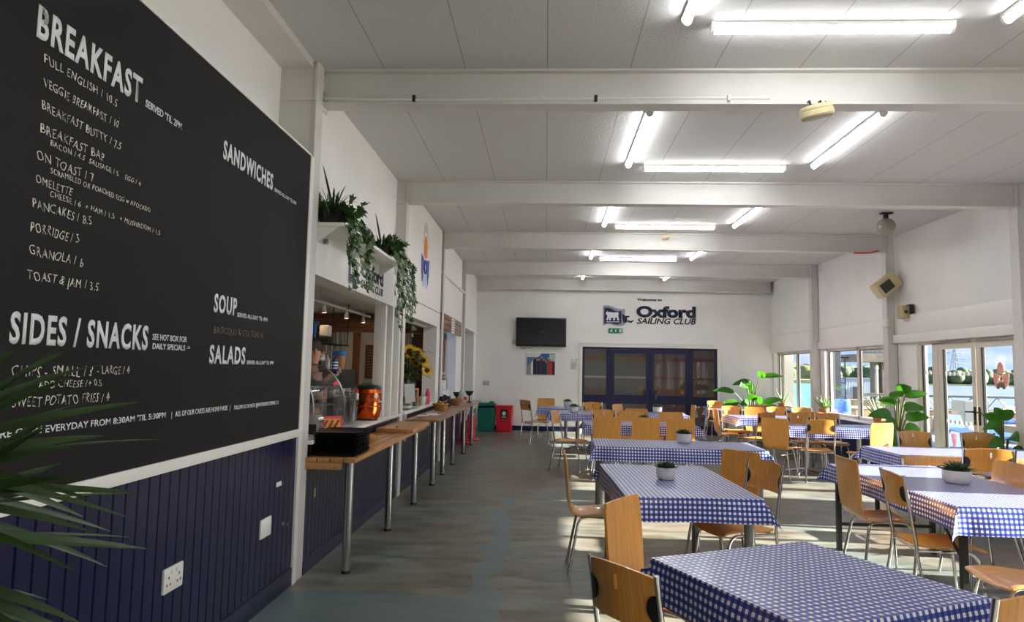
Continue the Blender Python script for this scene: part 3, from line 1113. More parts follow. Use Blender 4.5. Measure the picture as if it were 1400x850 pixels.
for s, y, z, w, h in SUBS:
    letter('small_lettering', s, M_PAINTL, rel((XB, y, z)), ROT_LEFT, cb, width=w, height=h, bold=0.012, thick=0.001)
CH = [('FULL ENGLISH / 10.5', 2.204, 2.585, 0.404, 0.032, 0), ('VEGGIE BREAKFAST / 10', 2.21, 2.50, 0.416, 0.032, 0), ('BREAKFAST BUTTY / 7.5', 2.21, 2.418, 0.441, 0.032, 0),
      ('BREAKFAST BAP', 2.212, 2.338, 0.342, 0.034, 0), ('BACON / 4.5  SAUSAGE / 5    EGG / 4', 2.263, 2.306, 0.536, 0.021, 0), ('ON TOAST / 7', 2.204, 2.239, 0.296, 0.034, 0),
      ('SCRAMBLED OR POACHED EGG w AVOCADO', 2.273, 2.210, 0.61, 0.021, 0), ('OMELETTE', 2.208, 2.156, 0.182, 0.029, 0), ('CHEESE / 6  + HAM / 1.5   + MUSHROOM / 1.5', 2.279, 2.126, 0.691, 0.022, 0),
      ('PANCAKES / 8.5', 2.204, 2.070, 0.30, 0.033, 0), ('PORRIDGE / 5', 2.204, 1.987, 0.238, 0.034, 0), ('GRANOLA / 6', 2.205, 1.906, 0.27, 0.034, 0), ('TOAST & JAM / 3.5', 2.207, 1.823, 0.366, 0.033, 0),
      ('BROCOLLI & STILTON /6', 3.526, 1.709, 0.628, 0.038, 1), ('CHIPS - SMALL / 3', 2.172, 1.490, 0.40, 0.04, 0), ('- LARGE / 4', 2.60, 1.497, 0.21, 0.034, 0), ('ADD CHEESE /+ 0.5', 2.297, 1.45, 0.336, 0.027, 0),
      ('SWEET POTATO FRIES / 4', 2.183, 1.388, 0.504, 0.036, 0)]
rr = random.Random(3)
for s, y, z, w, h, f in CH:
    o = letter('chalk_line', s, M_CHALKD if f else M_CHALK, rel((XB, y, z)), ROT_LEFT, cb, width=w, height=h, bold=-0.011, thick=0.0008, shear=rr.uniform(-0.05, 0.10), space=1.14)
    for v in o.data.vertices:                       # the hand is not quite steady
        v.co.y += 0.06 * h * math.sin(v.co.x * 37 + z * 50) + 0.05 * h * math.sin(v.co.x * 91)
        v.co.x += 0.10 * h * math.sin(v.co.y * 160 + v.co.x * 23)

# sockets and switch on the navy boarding
t = thing('power_socket', 'white double power socket low on the navy boarding under the chalkboard', 'socket', (XL + 0.008, 3.262, 0.522))
MB().box(-0.004, 0.012, -0.085, 0.085, -0.058, 0.058, 0.006).build('plate', M_WHITEP, t, 35)
b = MB()
for y in (-0.045, 0.045):
    for a, c in ((-0.014, -0.02), (0.014, -0.02), (0, 0.012)):
        b.box(0.0118, 0.0128, y + a - 0.004, y + a + 0.004, c - 0.006, c + 0.006)
b.build('pin_holes', M_BLACK, t, None)
b = MB()
for y in (-0.02, 0.02):
    b.box(0.012, 0.016, y - 0.007, y + 0.007, 0.026, 0.046, 0.002)
b.build('rocker', M_WHITEP, t, 35)
t = thing('power_socket', 'white blank socket plate on the navy boarding near the first column', 'socket', (XL + 0.008, 4.345, 0.512))
MB().box(-0.004, 0.012, -0.082, 0.082, -0.06, 0.06, 0.006).build('plate', M_WHITEP, t, 35)
b = MB()
for y in (-0.04, 0.0, 0.04):
    b.box(0.011, 0.0135, y - 0.015, y + 0.015, -0.02, 0.02, 0.002)
b.build('switch_keys', M_WHITEP, t, 35)
tag(MB().box(XL + 0.003, XL + 0.01, 4.51, 4.59, 0.735, 0.765, 0.002).build('small_label', M_PAPER, None, 35), 'tiny white label stuck high on the navy boarding near the first column', 'label')
b = MB()
b.lathe([(0, 0), (0.014, 0), (0.012, 0.012), (0.006, 0.016), (0.006, 0.03), (0.012, 0.04), (0, 0.042)], (XL + 0.003, 4.65, 0.467), 12, Matrix.Rotation(PI / 2, 3, 'Y'))
tag(b.build('hook', M_STEEL, None, 35), 'small steel hook on the navy boarding right of the blank socket plate', 'hook')
tag(MB().box(XL + 0.003, XL + 0.010, 5.27, 5.30, 0.53, 0.60, 0.003).build('small_label', M_CREAM, None, 35), 'small cream tab on the navy boarding under the near counter', 'label')
# ------------------------------------------------------------------ lettering on the walls
def flag_emblem(put, s, parent, dv):
    """waving burgee: pale border, navy field with a pale ox, furled tail"""
    def wavy(a0, a1, c0, c1, amp, n=10):
        up, dn = [], []
        for i in range(n + 1):
            t = i / n
            a = a0 + (a1 - a0) * t
            w = amp * math.sin(t * 2 * PI)
            up.append((a, c1 + w - 0.12 * t))
            dn.append((a, c0 + w + 0.05 * t))
        return up + dn[::-1]

    def poly(pts, m, nm, k):
        return MB().prism([put(a * s, c * s) + dv * 0.0012 * k for a, c in pts], dv * 0.0015).build(nm, m, parent, None)
    poly(wavy(0.0, 1.0, 0.0, 0.9, 0.05), mat('badge_grey', (150, 152, 160), 0.6), 'flag_border', 1)
    poly(wavy(0.06, 0.84, 0.07, 0.80, 0.05), M_SIGNNAVY, 'flag_field', 2)
    ox = [(0.16, 0.62), (0.22, 0.66), (0.24, 0.60), (0.30, 0.62), (0.50, 0.60), (0.68, 0.62), (0.74, 0.55), (0.70, 0.56), (0.70, 0.42), (0.74, 0.24), (0.66, 0.24), (0.62, 0.38),
          (0.56, 0.36), (0.54, 0.24), (0.47, 0.24), (0.46, 0.36), (0.38, 0.36), (0.36, 0.24), (0.29, 0.24), (0.27, 0.36), (0.22, 0.24), (0.16, 0.25), (0.20, 0.42), (0.18, 0.50), (0.13, 0.52), (0.14, 0.58)]
    poly(ox, M_PAINTL, 'ox', 3)
    poly([(0.16, 0.19), (0.76, 0.19), (0.76, 0.16), (0.16, 0.16)], M_PAINTL, 'ground_line', 3)
    poly([(0.86, 0.55), (1.0, 0.46), (1.18, 0.46), (1.22, 0.40), (1.1, 0.38), (1.1, 0.16), (0.98, 0.12), (0.9, 0.2)], M_SIGNNAVY, 'flag_tail', 3)
    poly([(1.1, 0.28), (1.24, 0.22), (1.42, 0.28), (1.3, 0.14), (1.14, 0.16)], M_SIGNNAVY, 'flag_tip', 3)


ws = thing('wall_sign', 'big navy club lettering with flag emblem on the far wall above the navy doors', 'sign', (1.44, YF - 0.002, 2.70))


def wrel(x, z):
    return Vector((x - 1.44, -0.001, z - 2.70))


M_BLACKL = mat('black_letter', (20, 20, 24), 0.5)
letter('welcome_line', 'Welcome to', M_BLACKL, wrel(2.303, 3.345), ROT_FAR, ws, width=0.63, height=0.068, bold=0.045)
M_HALO = mat('letter_halo', (236, 234, 228), 0.6)
letter('club_name_outline', 'Oxford', M_HALO, wrel(2.26, 2.905), ROT_FAR, ws, width=1.56, height=0.355, bold=0.075, thick=0.0012)
letter('club_name', 'Oxford', M_SIGNNAVY, wrel(2.288, 2.925), ROT_FAR, ws, width=1.50, height=0.31, bold=0.05)
letter('club_line_outline', 'SAILING CLUB', M_HALO, wrel(2.29, 2.745), ROT_FAR, ws, width=1.51, height=0.185, bold=0.05, thick=0.0012, shear=0.25)
letter('club_line', 'SAILING CLUB', M_BLACKL, wrel(2.305, 2.762), ROT_FAR, ws, width=1.485, height=0.152, bold=0.025, shear=0.25)
flag_emblem(lambda a, c: Vector((a, -0.001, c)), 0.56, ws, Vector((0, -1, 0)))

fs = thing('wall_sign', 'small club lettering with flag emblem on the fascia over the serving hatch', 'sign', (XL + 0.001, 5.95, 2.28))
letter('club_name', 'Oxford', M_SIGNNAVY, (0, 0.42, 0.125), ROT_LEFT, fs, width=0.88, height=0.17, bold=0.045)
letter('club_line', 'SAILING CLUB', M_BLACKL, (0, 0.42, 0.02), ROT_LEFT, fs, width=0.88, height=0.085, bold=0.015, shear=0.2)
flag_emblem(lambda a, c: Vector((0, a, c)), 0.30, fs, Vector((1, 0, 0)))

lg = thing('wall_sign', 'orange sun over blue wings logo high on the white panel of the left wall', 'sign', (XL + 0.005, 9.72, 3.15))
badge(lambda a, c: Vector((0.001, a, c)), 0.46, [M_ORANGE, M_BLUE, M_PALEBLUE, mat('ray_gold', (214, 190, 140), 0.6)], 'badge', lg, Vector((1, 0, 0)))

# exit sign
es = thing('exit_sign', 'small green running man exit sign on the far wall under the flag emblem', 'exit sign', (1.58, YF - 0.005, 2.51))
MB().box(0, 0.36, -0.012, 0.004, 0, 0.125, 0.003).build('plate', M_EXIT, es, 35)
for nm, pts in (('running_figure', [(0.045, 0.06), (0.075, 0.085), (0.086, 0.092), (0.092, 0.108), (0.103, 0.108), (0.104, 0.094), (0.096, 0.083), (0.10, 0.08), (0.085, 0.06), (0.115, 0.03), (0.10, 0.022), (0.072, 0.048), (0.05, 0.025), (0.035, 0.032), (0.058, 0.055)]),
                ('arrow', [(0.178, 0.1), (0.198, 0.1), (0.198, 0.055), (0.215, 0.055), (0.188, 0.022), (0.161, 0.055), (0.178, 0.055)]),
                ('doorway', [(0.28, 0.018), (0.33, 0.018), (0.33, 0.106), (0.28, 0.106)])):
    MB().prism([(x, -0.0125, z) for x, z in pts], (0, -0.002, 0)).build(nm, M_PAINTL, es, None)

# television
tv = thing('television', 'black flat television mounted on the far wall left of the navy doors', 'television', (-0.13, YF - 0.004, 2.50))
MB().box(-0.64, 0.64, -0.10, -0.05, -0.37, 0.365, 0.012).build('bezel', M_BLACKP, tv, 35)
MB().box(-0.605, 0.605, -0.103, -0.099, -0.32, 0.33).build('screen', M_SCREEN, tv, None)
MB().box(-0.25, 0.25, -0.05, 0.0, -0.2, 0.2, 0.004).build('wall_bracket', M_BLACK, tv, 35)
b = MB()
b.prism([(-0.10, -0.104, -0.05), (0.09, -0.104, -0.05), (0.12, -0.104, 0.03), (0.10, -0.104, 0.055), (-0.06, -0.104, 0.055), (-0.09, -0.104, 0.02)], (0, -0.001, 0))
b.build('screen_badge', M_BLACKP, tv, None)
MB().box(0.08 - 0.12, 0.0, -0.1035, -0.1005, -0.352, -0.342).build('maker_mark', M_STEEL, tv, None)
MB().tube([(-0.5, -0.04, -0.37), (-0.48, -0.04, -0.43), (-0.40, -0.04, -0.43), (-0.36, -0.04, -0.38), (-0.3, -0.04, -0.41), (-0.24, -0.04, -0.40), (-0.2, -0.04, -0.37)], 0.006, 6).build('cable', M_BLACK, tv, 35)
tag(MB().box(-0.86, -0.77, YF - 0.03, YF, 2.18, 2.30, 0.005).build('junction_box', M_CREAM, None, 35), 'little cream box on the far wall beside the bottom left corner of the television', 'box')
tag(MB().box(-1.60, -1.43, YF - 0.012, YF, 1.12, 1.24, 0.004).build('wall_socket', mat('grey_plate', (170, 168, 164), 0.4), None, 35), 'grey double socket plate on the far wall above the green bin', 'socket')

# group photograph
ph = thing('photo_print', 'unframed print of a group of people hung on the far wall under the television', 'picture', (-0.49, YF, 1.41))
MB().box(0, 0.735, -0.03, 0, 0, 0.555, 0.004).build('canvas', M_PAPER, ph, 35)


def flat(pts, m, nm, k=1, parent=None, o=(0, 0, 0), y=-0.0305):
    return MB().prism([(o[0] + a, y - 0.0006 * k, o[2] + c) for a, c in pts], (0, -0.0006, 0)).build(nm, m, parent, None)


def rect(x0, x1, z0, z1):
    return [(x0, z0), (x1, z0), (x1, z1), (x0, z1)]


flat(rect(0.008, 0.727, 0.008, 0.545), mat('print_grey', (120, 120, 116), 0.6), 'print_ground', 1, ph)
flat(rect(0.01, 0.36, 0.44, 0.545), mat('print_sky', (216, 214, 206), 0.6), 'print_sky', 2, ph)
flat(rect(0.01, 0.30, 0.28, 0.45), mat('print_sea', (70, 120, 168), 0.6), 'print_sea', 3, ph)
flat([(0.28, 0.30), (0.72, 0.30), (0.72, 0.545), (0.40, 0.545), (0.28, 0.44)], mat('print_blue', (40, 90, 150), 0.6), 'print_building', 3, ph)
flat(rect(0.58, 0.72, 0.34, 0.53), mat('print_window', (170, 196, 186), 0.6), 'print_window', 4, ph)
flat([(0.01, 0.02), (0.13, 0.02), (0.13, 0.2), (0.07, 0.28), (0.01, 0.2)], mat('print_grey_rock', (150, 152, 158), 0.6), 'print_rocks', 4, ph)
rp = random.Random(5)
tops = [(230, 228, 224), (28, 28, 32), (44, 50, 80), (24, 24, 26), (70, 60, 60), (40, 44, 66), (26, 26, 30), (90, 84, 80), (190, 40, 50), (30, 30, 34)]
MB_skin = mat('print_skin', (196, 140, 112), 0.6)
for i in range(10):
    x = 0.16 + 0.056 * i
    z = 0.34 + 0.05 * rp.random() + (0.06 if i % 3 == 1 else 0)
    flat([(x - 0.045, 0.012), (x + 0.045, 0.012), (x + 0.05, z - 0.08), (x + 0.02, z - 0.02), (x - 0.02, z - 0.02), (x - 0.05, z - 0.08)], mat('print_top_%d' % i, tops[i], 0.7), 'print_torso', 5 + (i % 3), ph)
    flat([(x + 0.022 * math.cos(t), z + 0.03 * math.sin(t)) for t in [2 * PI * k / 8 for k in range(8)]], MB_skin, 'print_face', 8, ph)
nt_ = thing('paper_notice', 'white paper notice taped to the far wall left of the navy doors', 'notice', (0.61, YF, 1.548))
MB().box(0, 0.21, -0.004, 0, 0, 0.295).build('sheet', M_PAPER, nt_, None)
b = MB()
for z, w in ((0.25, 0.06), (0.20, 0.13), (0.165, 0.15), (0.14, 0.15), (0.11, 0.12), (0.085, 0.15), (0.06, 0.1), (0.03, 0.15)):
    b.box(0.03, 0.03 + w, -0.0046, -0.0041, z, z + 0.012)
b.box(0.15, 0.18, -0.0046, -0.0041, 0.25, 0.275)
b.build('print_lines', mat('grey_print', (120, 120, 122), 0.7), nt_, None)

# ------------------------------------------------------------------ bins and extinguisher at the far end
gb = thing('bin', 'green plastic bin with black bag rim against the far wall', 'bin', (-1.44, 16.95, 0))


def taper(b, w0, d0, w1, d1, z0, z1):
    lo = [(-w0 / 2, -d0 / 2, z0), (w0 / 2, -d0 / 2, z0), (w0 / 2, d0 / 2, z0), (-w0 / 2, d0 / 2, z0)]
    hi = [(-w1 / 2, -d1 / 2, z1), (w1 / 2, -d1 / 2, z1), (w1 / 2, d1 / 2, z1), (-w1 / 2, d1 / 2, z1)]
    a = [b.bm.verts.new(p) for p in lo]
    c = [b.bm.verts.new(p) for p in hi]
    fs = [b.bm.faces.new(a[::-1]), b.bm.faces.new(c)]
    for i in range(4):
        fs.append(b.bm.faces.new((a[i], a[(i + 1) % 4], c[(i + 1) % 4], c[i])))
    es = list({e for f in fs for e in f.edges})
    bmesh.ops.bevel(b.bm, geom=es, offset=0.02, segments=3, affect='EDGES')
    return b


taper(MB(), 0.38, 0.38, 0.43, 0.43, 0, 0.60).build('body', M_GREENB, gb, 35)
taper(MB(), 0.44, 0.44, 0.46, 0.46, 0.59, 0.63).build('bag_rim', M_BLACKP, gb, 35)
taper(MB(), 0.43, 0.43, 0.42, 0.42, 0.63, 0.70).build('lid', M_GREENB, gb, 35)
taper(MB(), 0.12, 0.40, 0.12, 0.38, 0.70, 0.74).build('flap_hinge', M_GREENB, gb, 35, loc=(0.12, 0, 0))
rb = thing('bin', 'red plastic bin with dark square label against the far wall', 'bin', (-1.0, 16.95, 0))
taper(MB(), 0.36, 0.36, 0.43, 0.43, 0, 0.62).build('body', M_RED, rb, 35)
taper(MB(), 0.445, 0.445, 0.45, 0.45, 0.61, 0.645).build('rim', M_RED, rb, 35)
b = MB()
b.box(-0.085, 0.085, -0.224, -0.205, 0.33, 0.56)
b.build('label_plate', M_BLACKP, rb, None)
b = MB()
b.lathe([(0.035, -0.002), (0.05, -0.002), (0.05, 0.002), (0.035, 0.002)], (0, -0.226, 0.46), 20, Matrix.Rotation(PI / 2, 3, 'X'))
b.box(-0.05, 0.05, -0.2255, -0.2245, 0.36, 0.38)
b.build('label_print', mat('label_white', (210, 214, 216), 0.6), rb, 35)

fe = thing('fire_extinguisher', 'red fire extinguisher on a red stand beside the end of the counter', 'fire extinguisher', (-1.62, 14.75, 0))
MB().box(-0.14, 0.2, -0.14, 0.14, 0, 0.03, 0.01).build('stand', M_RED, fe, 35)
MB().lathe([(0, 0.03), (0.075, 0.03), (0.078, 0.05), (0.078, 0.47), (0.06, 0.53), (0.025, 0.56), (0.025, 0.6), (0, 0.6)], (0.04, 0, 0), 20).build('cylinder', M_RED, fe, 35)
b = MB()
b.box(-0.02, 0.11, -0.012, 0.012, 0.6, 0.62, 0.004)
b.tube([(0.04, 0, 0.6), (0.10, 0, 0.66), (0.14, 0, 0.67)], 0.009, 6)
b.tube([(0.04, 0.03, 0.6), (-0.04, 0.06, 0.55), (-0.06, 0.05, 0.35), (-0.05, 0.04, 0.15)], 0.012, 8)
b.build('valve_hose', M_BLACKP, fe, 35)
ep_ = thing('fire_extinguisher', 'tall red extinguisher post stand under the far end of the counter', 'fire extinguisher', (-1.66, 14.1, 0))
b = MB()
b.box(-0.12, 0.12, -0.12, 0.12, 0, 0.03, 0.008)
b.box(-0.03, 0.03, 0.06, 0.09, 0.03, 0.95, 0.004)
b.build('stand', M_RED, ep_, 35)
MB().lathe([(0, 0.03), (0.07, 0.03), (0.072, 0.05), (0.072, 0.40), (0.05, 0.47), (0.02, 0.5), (0, 0.5)], (0, -0.02, 0), 18).build('cylinder', mat('dark_red', (120, 20, 28), 0.4), ep_, 35)

# ------------------------------------------------------------------ tables, cloths
def cloth(name, label, group, W, D, hang, loc, rz, z=0.753, seed=1):
    """gingham oilcloth; hang = (left, right, near, far) overhang"""
    hl, hr, hn, hf = hang
    U0, U1, V0, V1 = -W / 2 - hl, W / 2 + hr, -D / 2 - hn, D / 2 + hf
    rn = random.Random(seed)
    ph_ = [rn.uniform(0, 6.28) for _ in range(4)]

    def knots(a, b, i0, i1):
        k = [a + (i0 - a) * j / 4 for j in range(4)] if i0 - a > 1e-6 else []
        n = max(4, int((i1 - i0) / 0.07))
        k += [i0 + (i1 - i0) * j / n for j in range(n + 1)]
        if b - i1 > 1e-6:
            k += [i1 + (b - i1) * (j + 1) / 4 for j in range(4)]
        return k
    us, vs = knots(U0, U1, -W / 2, W / 2), knots(V0, V1, -D / 2, D / 2)

    def pos(u, v):
        a = max(0, abs(u) - W / 2) * (1 if u > 0 else -1)
        c = max(0, abs(v) - D / 2) * (1 if v > 0 else -1)
        x, y = max(-W / 2, min(W / 2, u)), max(-D / 2, min(D / 2, v))
        aa, cc = abs(a), abs(c)
        if aa < 1e-7 and cc < 1e-7:
            return Vector((x, y, 0.0015 * math.sin(u * 5 + ph_[0]) * math.sin(v * 6 + ph_[1])))
        r = math.hypot(aa, cc)
        fl = 0.10
        wav = 0.012 * math.sin((u if cc > aa else v) * 9 + ph_[2]) * min(1, r / 0.12) if aa * cc < 1e-9 else 0
        dx = fl * a
        dy = fl * c
        if aa * cc > 1e-9:
            s2 = 2 * aa * cc / (r * r)
            bul = 0.42 * r * s2
            dx += bul * 0.75 * (1 if a > 0 else -1)
            dy += bul * 0.75 * (1 if c > 0 else -1)
            zz = -r * (1 - 0.12 * s2)
        else:
            if aa > 0:
                dx += wav * (1 if a > 0 else -1)
            if cc > 0:
                dy += wav * (1 if c > 0 else -1)
            zz = -r
        rad = 0.008
        return Vector((x + dx + (rad * (1 if a > 0 else -1) if aa else 0), y + dy + (rad * (1 if c > 0 else -1) if cc else 0), zz))
    b = MB()
    nu, nv = len(us) - 1, len(vs) - 1
    b.grid(lambda p, q: pos(us[round(p * nu)], vs[round(q * nv)]), nu, nv, uv=lambda p, q: (us[round(p * nu)] + 50, vs[round(q * nv)] + 50))
    o = b.build(name, M_CHECK, None, None, (loc[0], loc[1], z), (0, 0, rz))
    for p in o.data.polygons:
        p.use_smooth = True
    o.data.set_sharp_from_angle(angle=R(50))
    return tag(o, label, 'tablecloth', group)


def table(label, W, D, loc, rz, kind, topm=None, inset=0.07):
    t = thing('table', label, 'table', (loc[0], loc[1], 0), rz, 'dining tables')
    MB().box(-W / 2, W / 2, -D / 2, D / 2, 0.718, 0.75, 0.003).build('tabletop', topm or M_TABLE, t, 35)
    if kind == 'corner':
        for sx in (-1, 1):
            for sy in (-1, 1):
                x, y = sx * (W / 2 - inset), sy * (D / 2 - inset)
                MB().tube([(x, y, 0.0), (x, y, 0.718)], 0.034, 16).build('leg', M_GREYLEG, t, 40)
    elif kind == 'pedestal':
        n = 2 if max(W, D) > 1.2 else 1
        for i in range(n):
            off = (i - (n - 1) / 2) * max(W, D) * 0.5
            cx, cy = (off, 0) if W >= D else (0, off)
            MB().tube([(cx, cy, 0.05), (cx, cy, 0.70)], 0.036, 16).build('pedestal_column', M_STEEL, t, 40)
            b = MB()
            for k in range(4):
                a = PI / 4 + k * PI / 2
                b.tube([(cx, cy, 0.085), (cx + 0.15 * math.cos(a), cy + 0.15 * math.sin(a), 0.06), (cx + 0.33 * math.cos(a), cy + 0.33 * math.sin(a), 0.022)], [0.03, 0.024, 0.018], 8)
            b.build('star_base', M_CHROME, t, 40)
            MB().box(cx - 0.2, cx + 0.2, cy - 0.2, cy + 0.2, 0.70, 0.718).build('top_plate', M_BLACK, t, None)
    elif kind == 'folding':
        ends = ((0, -1), (0, 1)) if D > W else ((-1, 0), (1, 0))
        for ex, ey in ends:
            for s in (-1, 1):
                if D > W:
                    x, y = s * (W / 2 - 0.06), ey * (D / 2 - 0.06)
                else:
                    x, y = ex * (W / 2 - 0.12), s * (D / 2 - 0.06)
                MB().box(x - 0.019, x + 0.019, y - 0.019, y + 0.019, 0, 0.718).build('leg', M_BLACK, t, None)
            b = MB()
            if D > W:
                y = ey * (D / 2 - 0.06)
                b.box(-W / 2 + 0.06, W / 2 - 0.06, y - 0.012, y + 0.012, 0.22, 0.245)
                for s in (-1, 1):
                    b.tube([(s * (W / 2 - 0.06), y, 0.40), (s * (W / 2 - 0.06), y - ey * 0.34, 0.70)], 0.011, 6)
            else:
                x = ex * (W / 2 - 0.12)
                b.box(x - 0.012, x + 0.012, -D / 2 + 0.06, D / 2 - 0.06, 0.22, 0.245)
                for s in (-1, 1):
                    b.tube([(x, s * (D / 2 - 0.06), 0.40), (x - ex * 0.34, s * (D / 2 - 0.06), 0.70)], 0.011, 6)
            b.build('brace', M_BLACK, t, 35)
        b = MB()
        if D > W:
            for s in (-1, 1):
                b.box(s * (W / 2 - 0.06) - 0.01, s * (W / 2 - 0.06) + 0.01, -D / 2 + 0.1, D / 2 - 0.1, 0.67, 0.718)
        else:
            for s in (-1, 1):
                b.box(-W / 2 + 0.1, W / 2 - 0.1, s * (D / 2 - 0.06) - 0.01, s * (D / 2 - 0.06) + 0.01, 0.67, 0.718)
        b.build('under_rail', M_BLACK, t, None)
    return t


GC = 'blue gingham tablecloths'
TB = [
    # label stem, W, D, (x, y), rot, legs, hang, cloth label
    ('square table turned askew in the near foreground', .87, .86, (1.05, 2.83), R(25.8), 'pedestal', (.17, .17, .17, .17), 'blue gingham cloth on the askew table in the near foreground'),
    ('long table with grey legs behind the foreground table', .87, 1.50, (.94, 5.22), R(2), 'corner', (.14, .14, .15, .14), 'blue gingham cloth on the second table, with one potted succulent'),
    ('wide table third from the camera in the middle row', 1.78, .84, (1.44, 7.70), R(-2), 'corner', (.14, .15, .15, .14), 'blue gingham cloth on the wide third table in the middle row'),
    ('wide pedestal table behind three solid backed chairs', 1.66, .88, (1.44, 10.60), R(0), 'pedestal', (.13, .16, .14, .14), 'blue gingham cloth on the wide table behind three solid backed chairs'),
    ('pedestal table left of the navy doors, nearer of two', 1.05, .86, (.62, 13.10), R(0), 'pedestal', (.13, .13, .14, .14), 'blue gingham cloth on the nearer of two tables left of the navy doors'),
    ('pedestal table left of the navy doors, next to the wall', 1.15, .86, (.45, 14.75), R(0), 'pedestal', (.16, .13, .14, .14), 'blue gingham cloth on the further of two tables left of the navy doors'),
    ('pedestal table in front of the navy doors', 1.05, 1.0, (2.15, 13.2), R(-4), 'pedestal', (.14, .14, .14, .14), 'blue gingham cloth on the table straight in front of the navy doors'),
    ('long folding table with black legs at the right', .93, 1.95, (3.04, 5.42), R(0), 'folding', (.15, .15, .17, .15), 'blue gingham cloth with a succulent bowl on the long table at the right'),
    ('folding table with a bare wooden front edge by the terrace doors', 1.90, .86, (4.60, 7.66), R(0), 'folding', (.15, .05, .0, .10), 'blue gingham cloth on the table with the bare wooden edge by the terrace doors'),
    ('wide pedestal table beside the window dado', 1.60, .84, (4.52, 11.03), R(0), 'pedestal', (.13, .13, .15, .13), 'blue gingham cloth on the table under the second window'),
    ('wide pedestal table between the two windows', 1.62, .88, (4.30, 12.98), R(0), 'pedestal', (.15, .12, .14, .13), 'blue gingham cloth on the table in front of the far window'),
    ('pedestal table in the far right corner by the big plant', 1.35, .82, (4.30, 15.25), R(0), 'pedestal', (.15, .12, .16, .13), 'blue gingham cloth on the table in the far right corner by the big leafy plant'),
]
for i, (lb, W, D, p, rz, kd, hg, cl) in enumerate(TB):
    table(lb, W, D, p, rz, kd, M_TABLE)
    cloth('tablecloth', cl, GC, W + 0.006, D + 0.006, hg, p, rz, seed=i)
# bare wooden apron of the table by the terrace doors
tb10 = [o for o in bpy.data.objects if o.get('label', '').startswith('folding table with a bare')][0]
MB().box(-0.93, 0.95, -0.452, -0.432, 0.655, 0.75, 0.003).build('edge_board', M_TABLE, tb10, 35)


# ------------------------------------------------------------------ chairs (front = +x)
def smooth_path(pts, n=4):
    pts = [Vector(p) for p in pts]
    out = []
    for i in range(len(pts) - 1):
        p0, p1, p2, p3 = pts[max(0, i - 1)], pts[i], pts[i + 1], pts[min(len(pts) - 1, i + 2)]
        for k in range(n):
            t = k / n
            out.append(0.5 * ((2 * p1) + (p2 - p0) * t + (2 * p0 - 5 * p1 + 4 * p2 - p3) * t * t + (3 * p1 - p0 - 3 * p2 + p3) * t ** 3))
    out.append(pts[-1])
    return out


def chair_shell():
    t = thing('dining_chair', 'x', 'chair', group='plywood dining chairs')
    prof = smooth_path([(0.215, 0, .428), (0.19, 0, .442), (.10, 0, .452), (0, 0, .446), (-.11, 0, .437), (-.165, 0, .445), (-.20, 0, .478), (-.216, 0, .54), (-.226, 0, .64), (-.236, 0, .76), (-.25, 0, .898)], 3)
    n = len(prof) - 1

    def hw(s):
        if s < 0.06:
            return .205 - .05 * (1 - s / 0.06) ** 2
        if s > 0.96:
            return .199 - .016 * ((s - 0.96) / 0.04) ** 3
        w = .205 - .035 * math.sin(PI * min(1, max(0, (s - .1) / .75)))
        return w if s < .6 else w + (.199 - w) * (s - .6) / .36

    def pt(a, c):
        p = prof[round(a * n)]
        w = hw(a)
        y = (c * 2 - 1) * w
        dish = 0.010 * (1 - (c * 2 - 1) ** 2)
        if a < .5:
            return Vector((p.x, y, p.z - dish))
        return Vector((p.x - dish * 1.1, y, p.z))
    b = MB()
    b.grid(pt, n, 10, thick=0.012)
    b.build('seat_shell', M_PLY, t, 45)
    for s in (-1, 1):
        MB().tube(smooth_path([(0.03, s * .11, .428), (0.12, s * .125, .426), (.165, s * .14, .405), (.185, s * .155, .33), (.225, s * .195, 0.0)], 3), 0.0105, 10).build('leg', M_CHROME, t, 60)
        MB().tube(smooth_path([(0.03, s * .11, .428), (-.09, s * .125, .422), (-.135, s * .14, .395), (-.155, s * .155, .32), (-.215, s * .20, 0.0)], 3), 0.0105, 10).build('leg', M_CHROME, t, 60)
    b = MB()
    b.box(-0.08, 0.1, -0.12, 0.12, 0.422, 0.432)
    b.build('under_frame', M_BLACK, t, None)
    return t


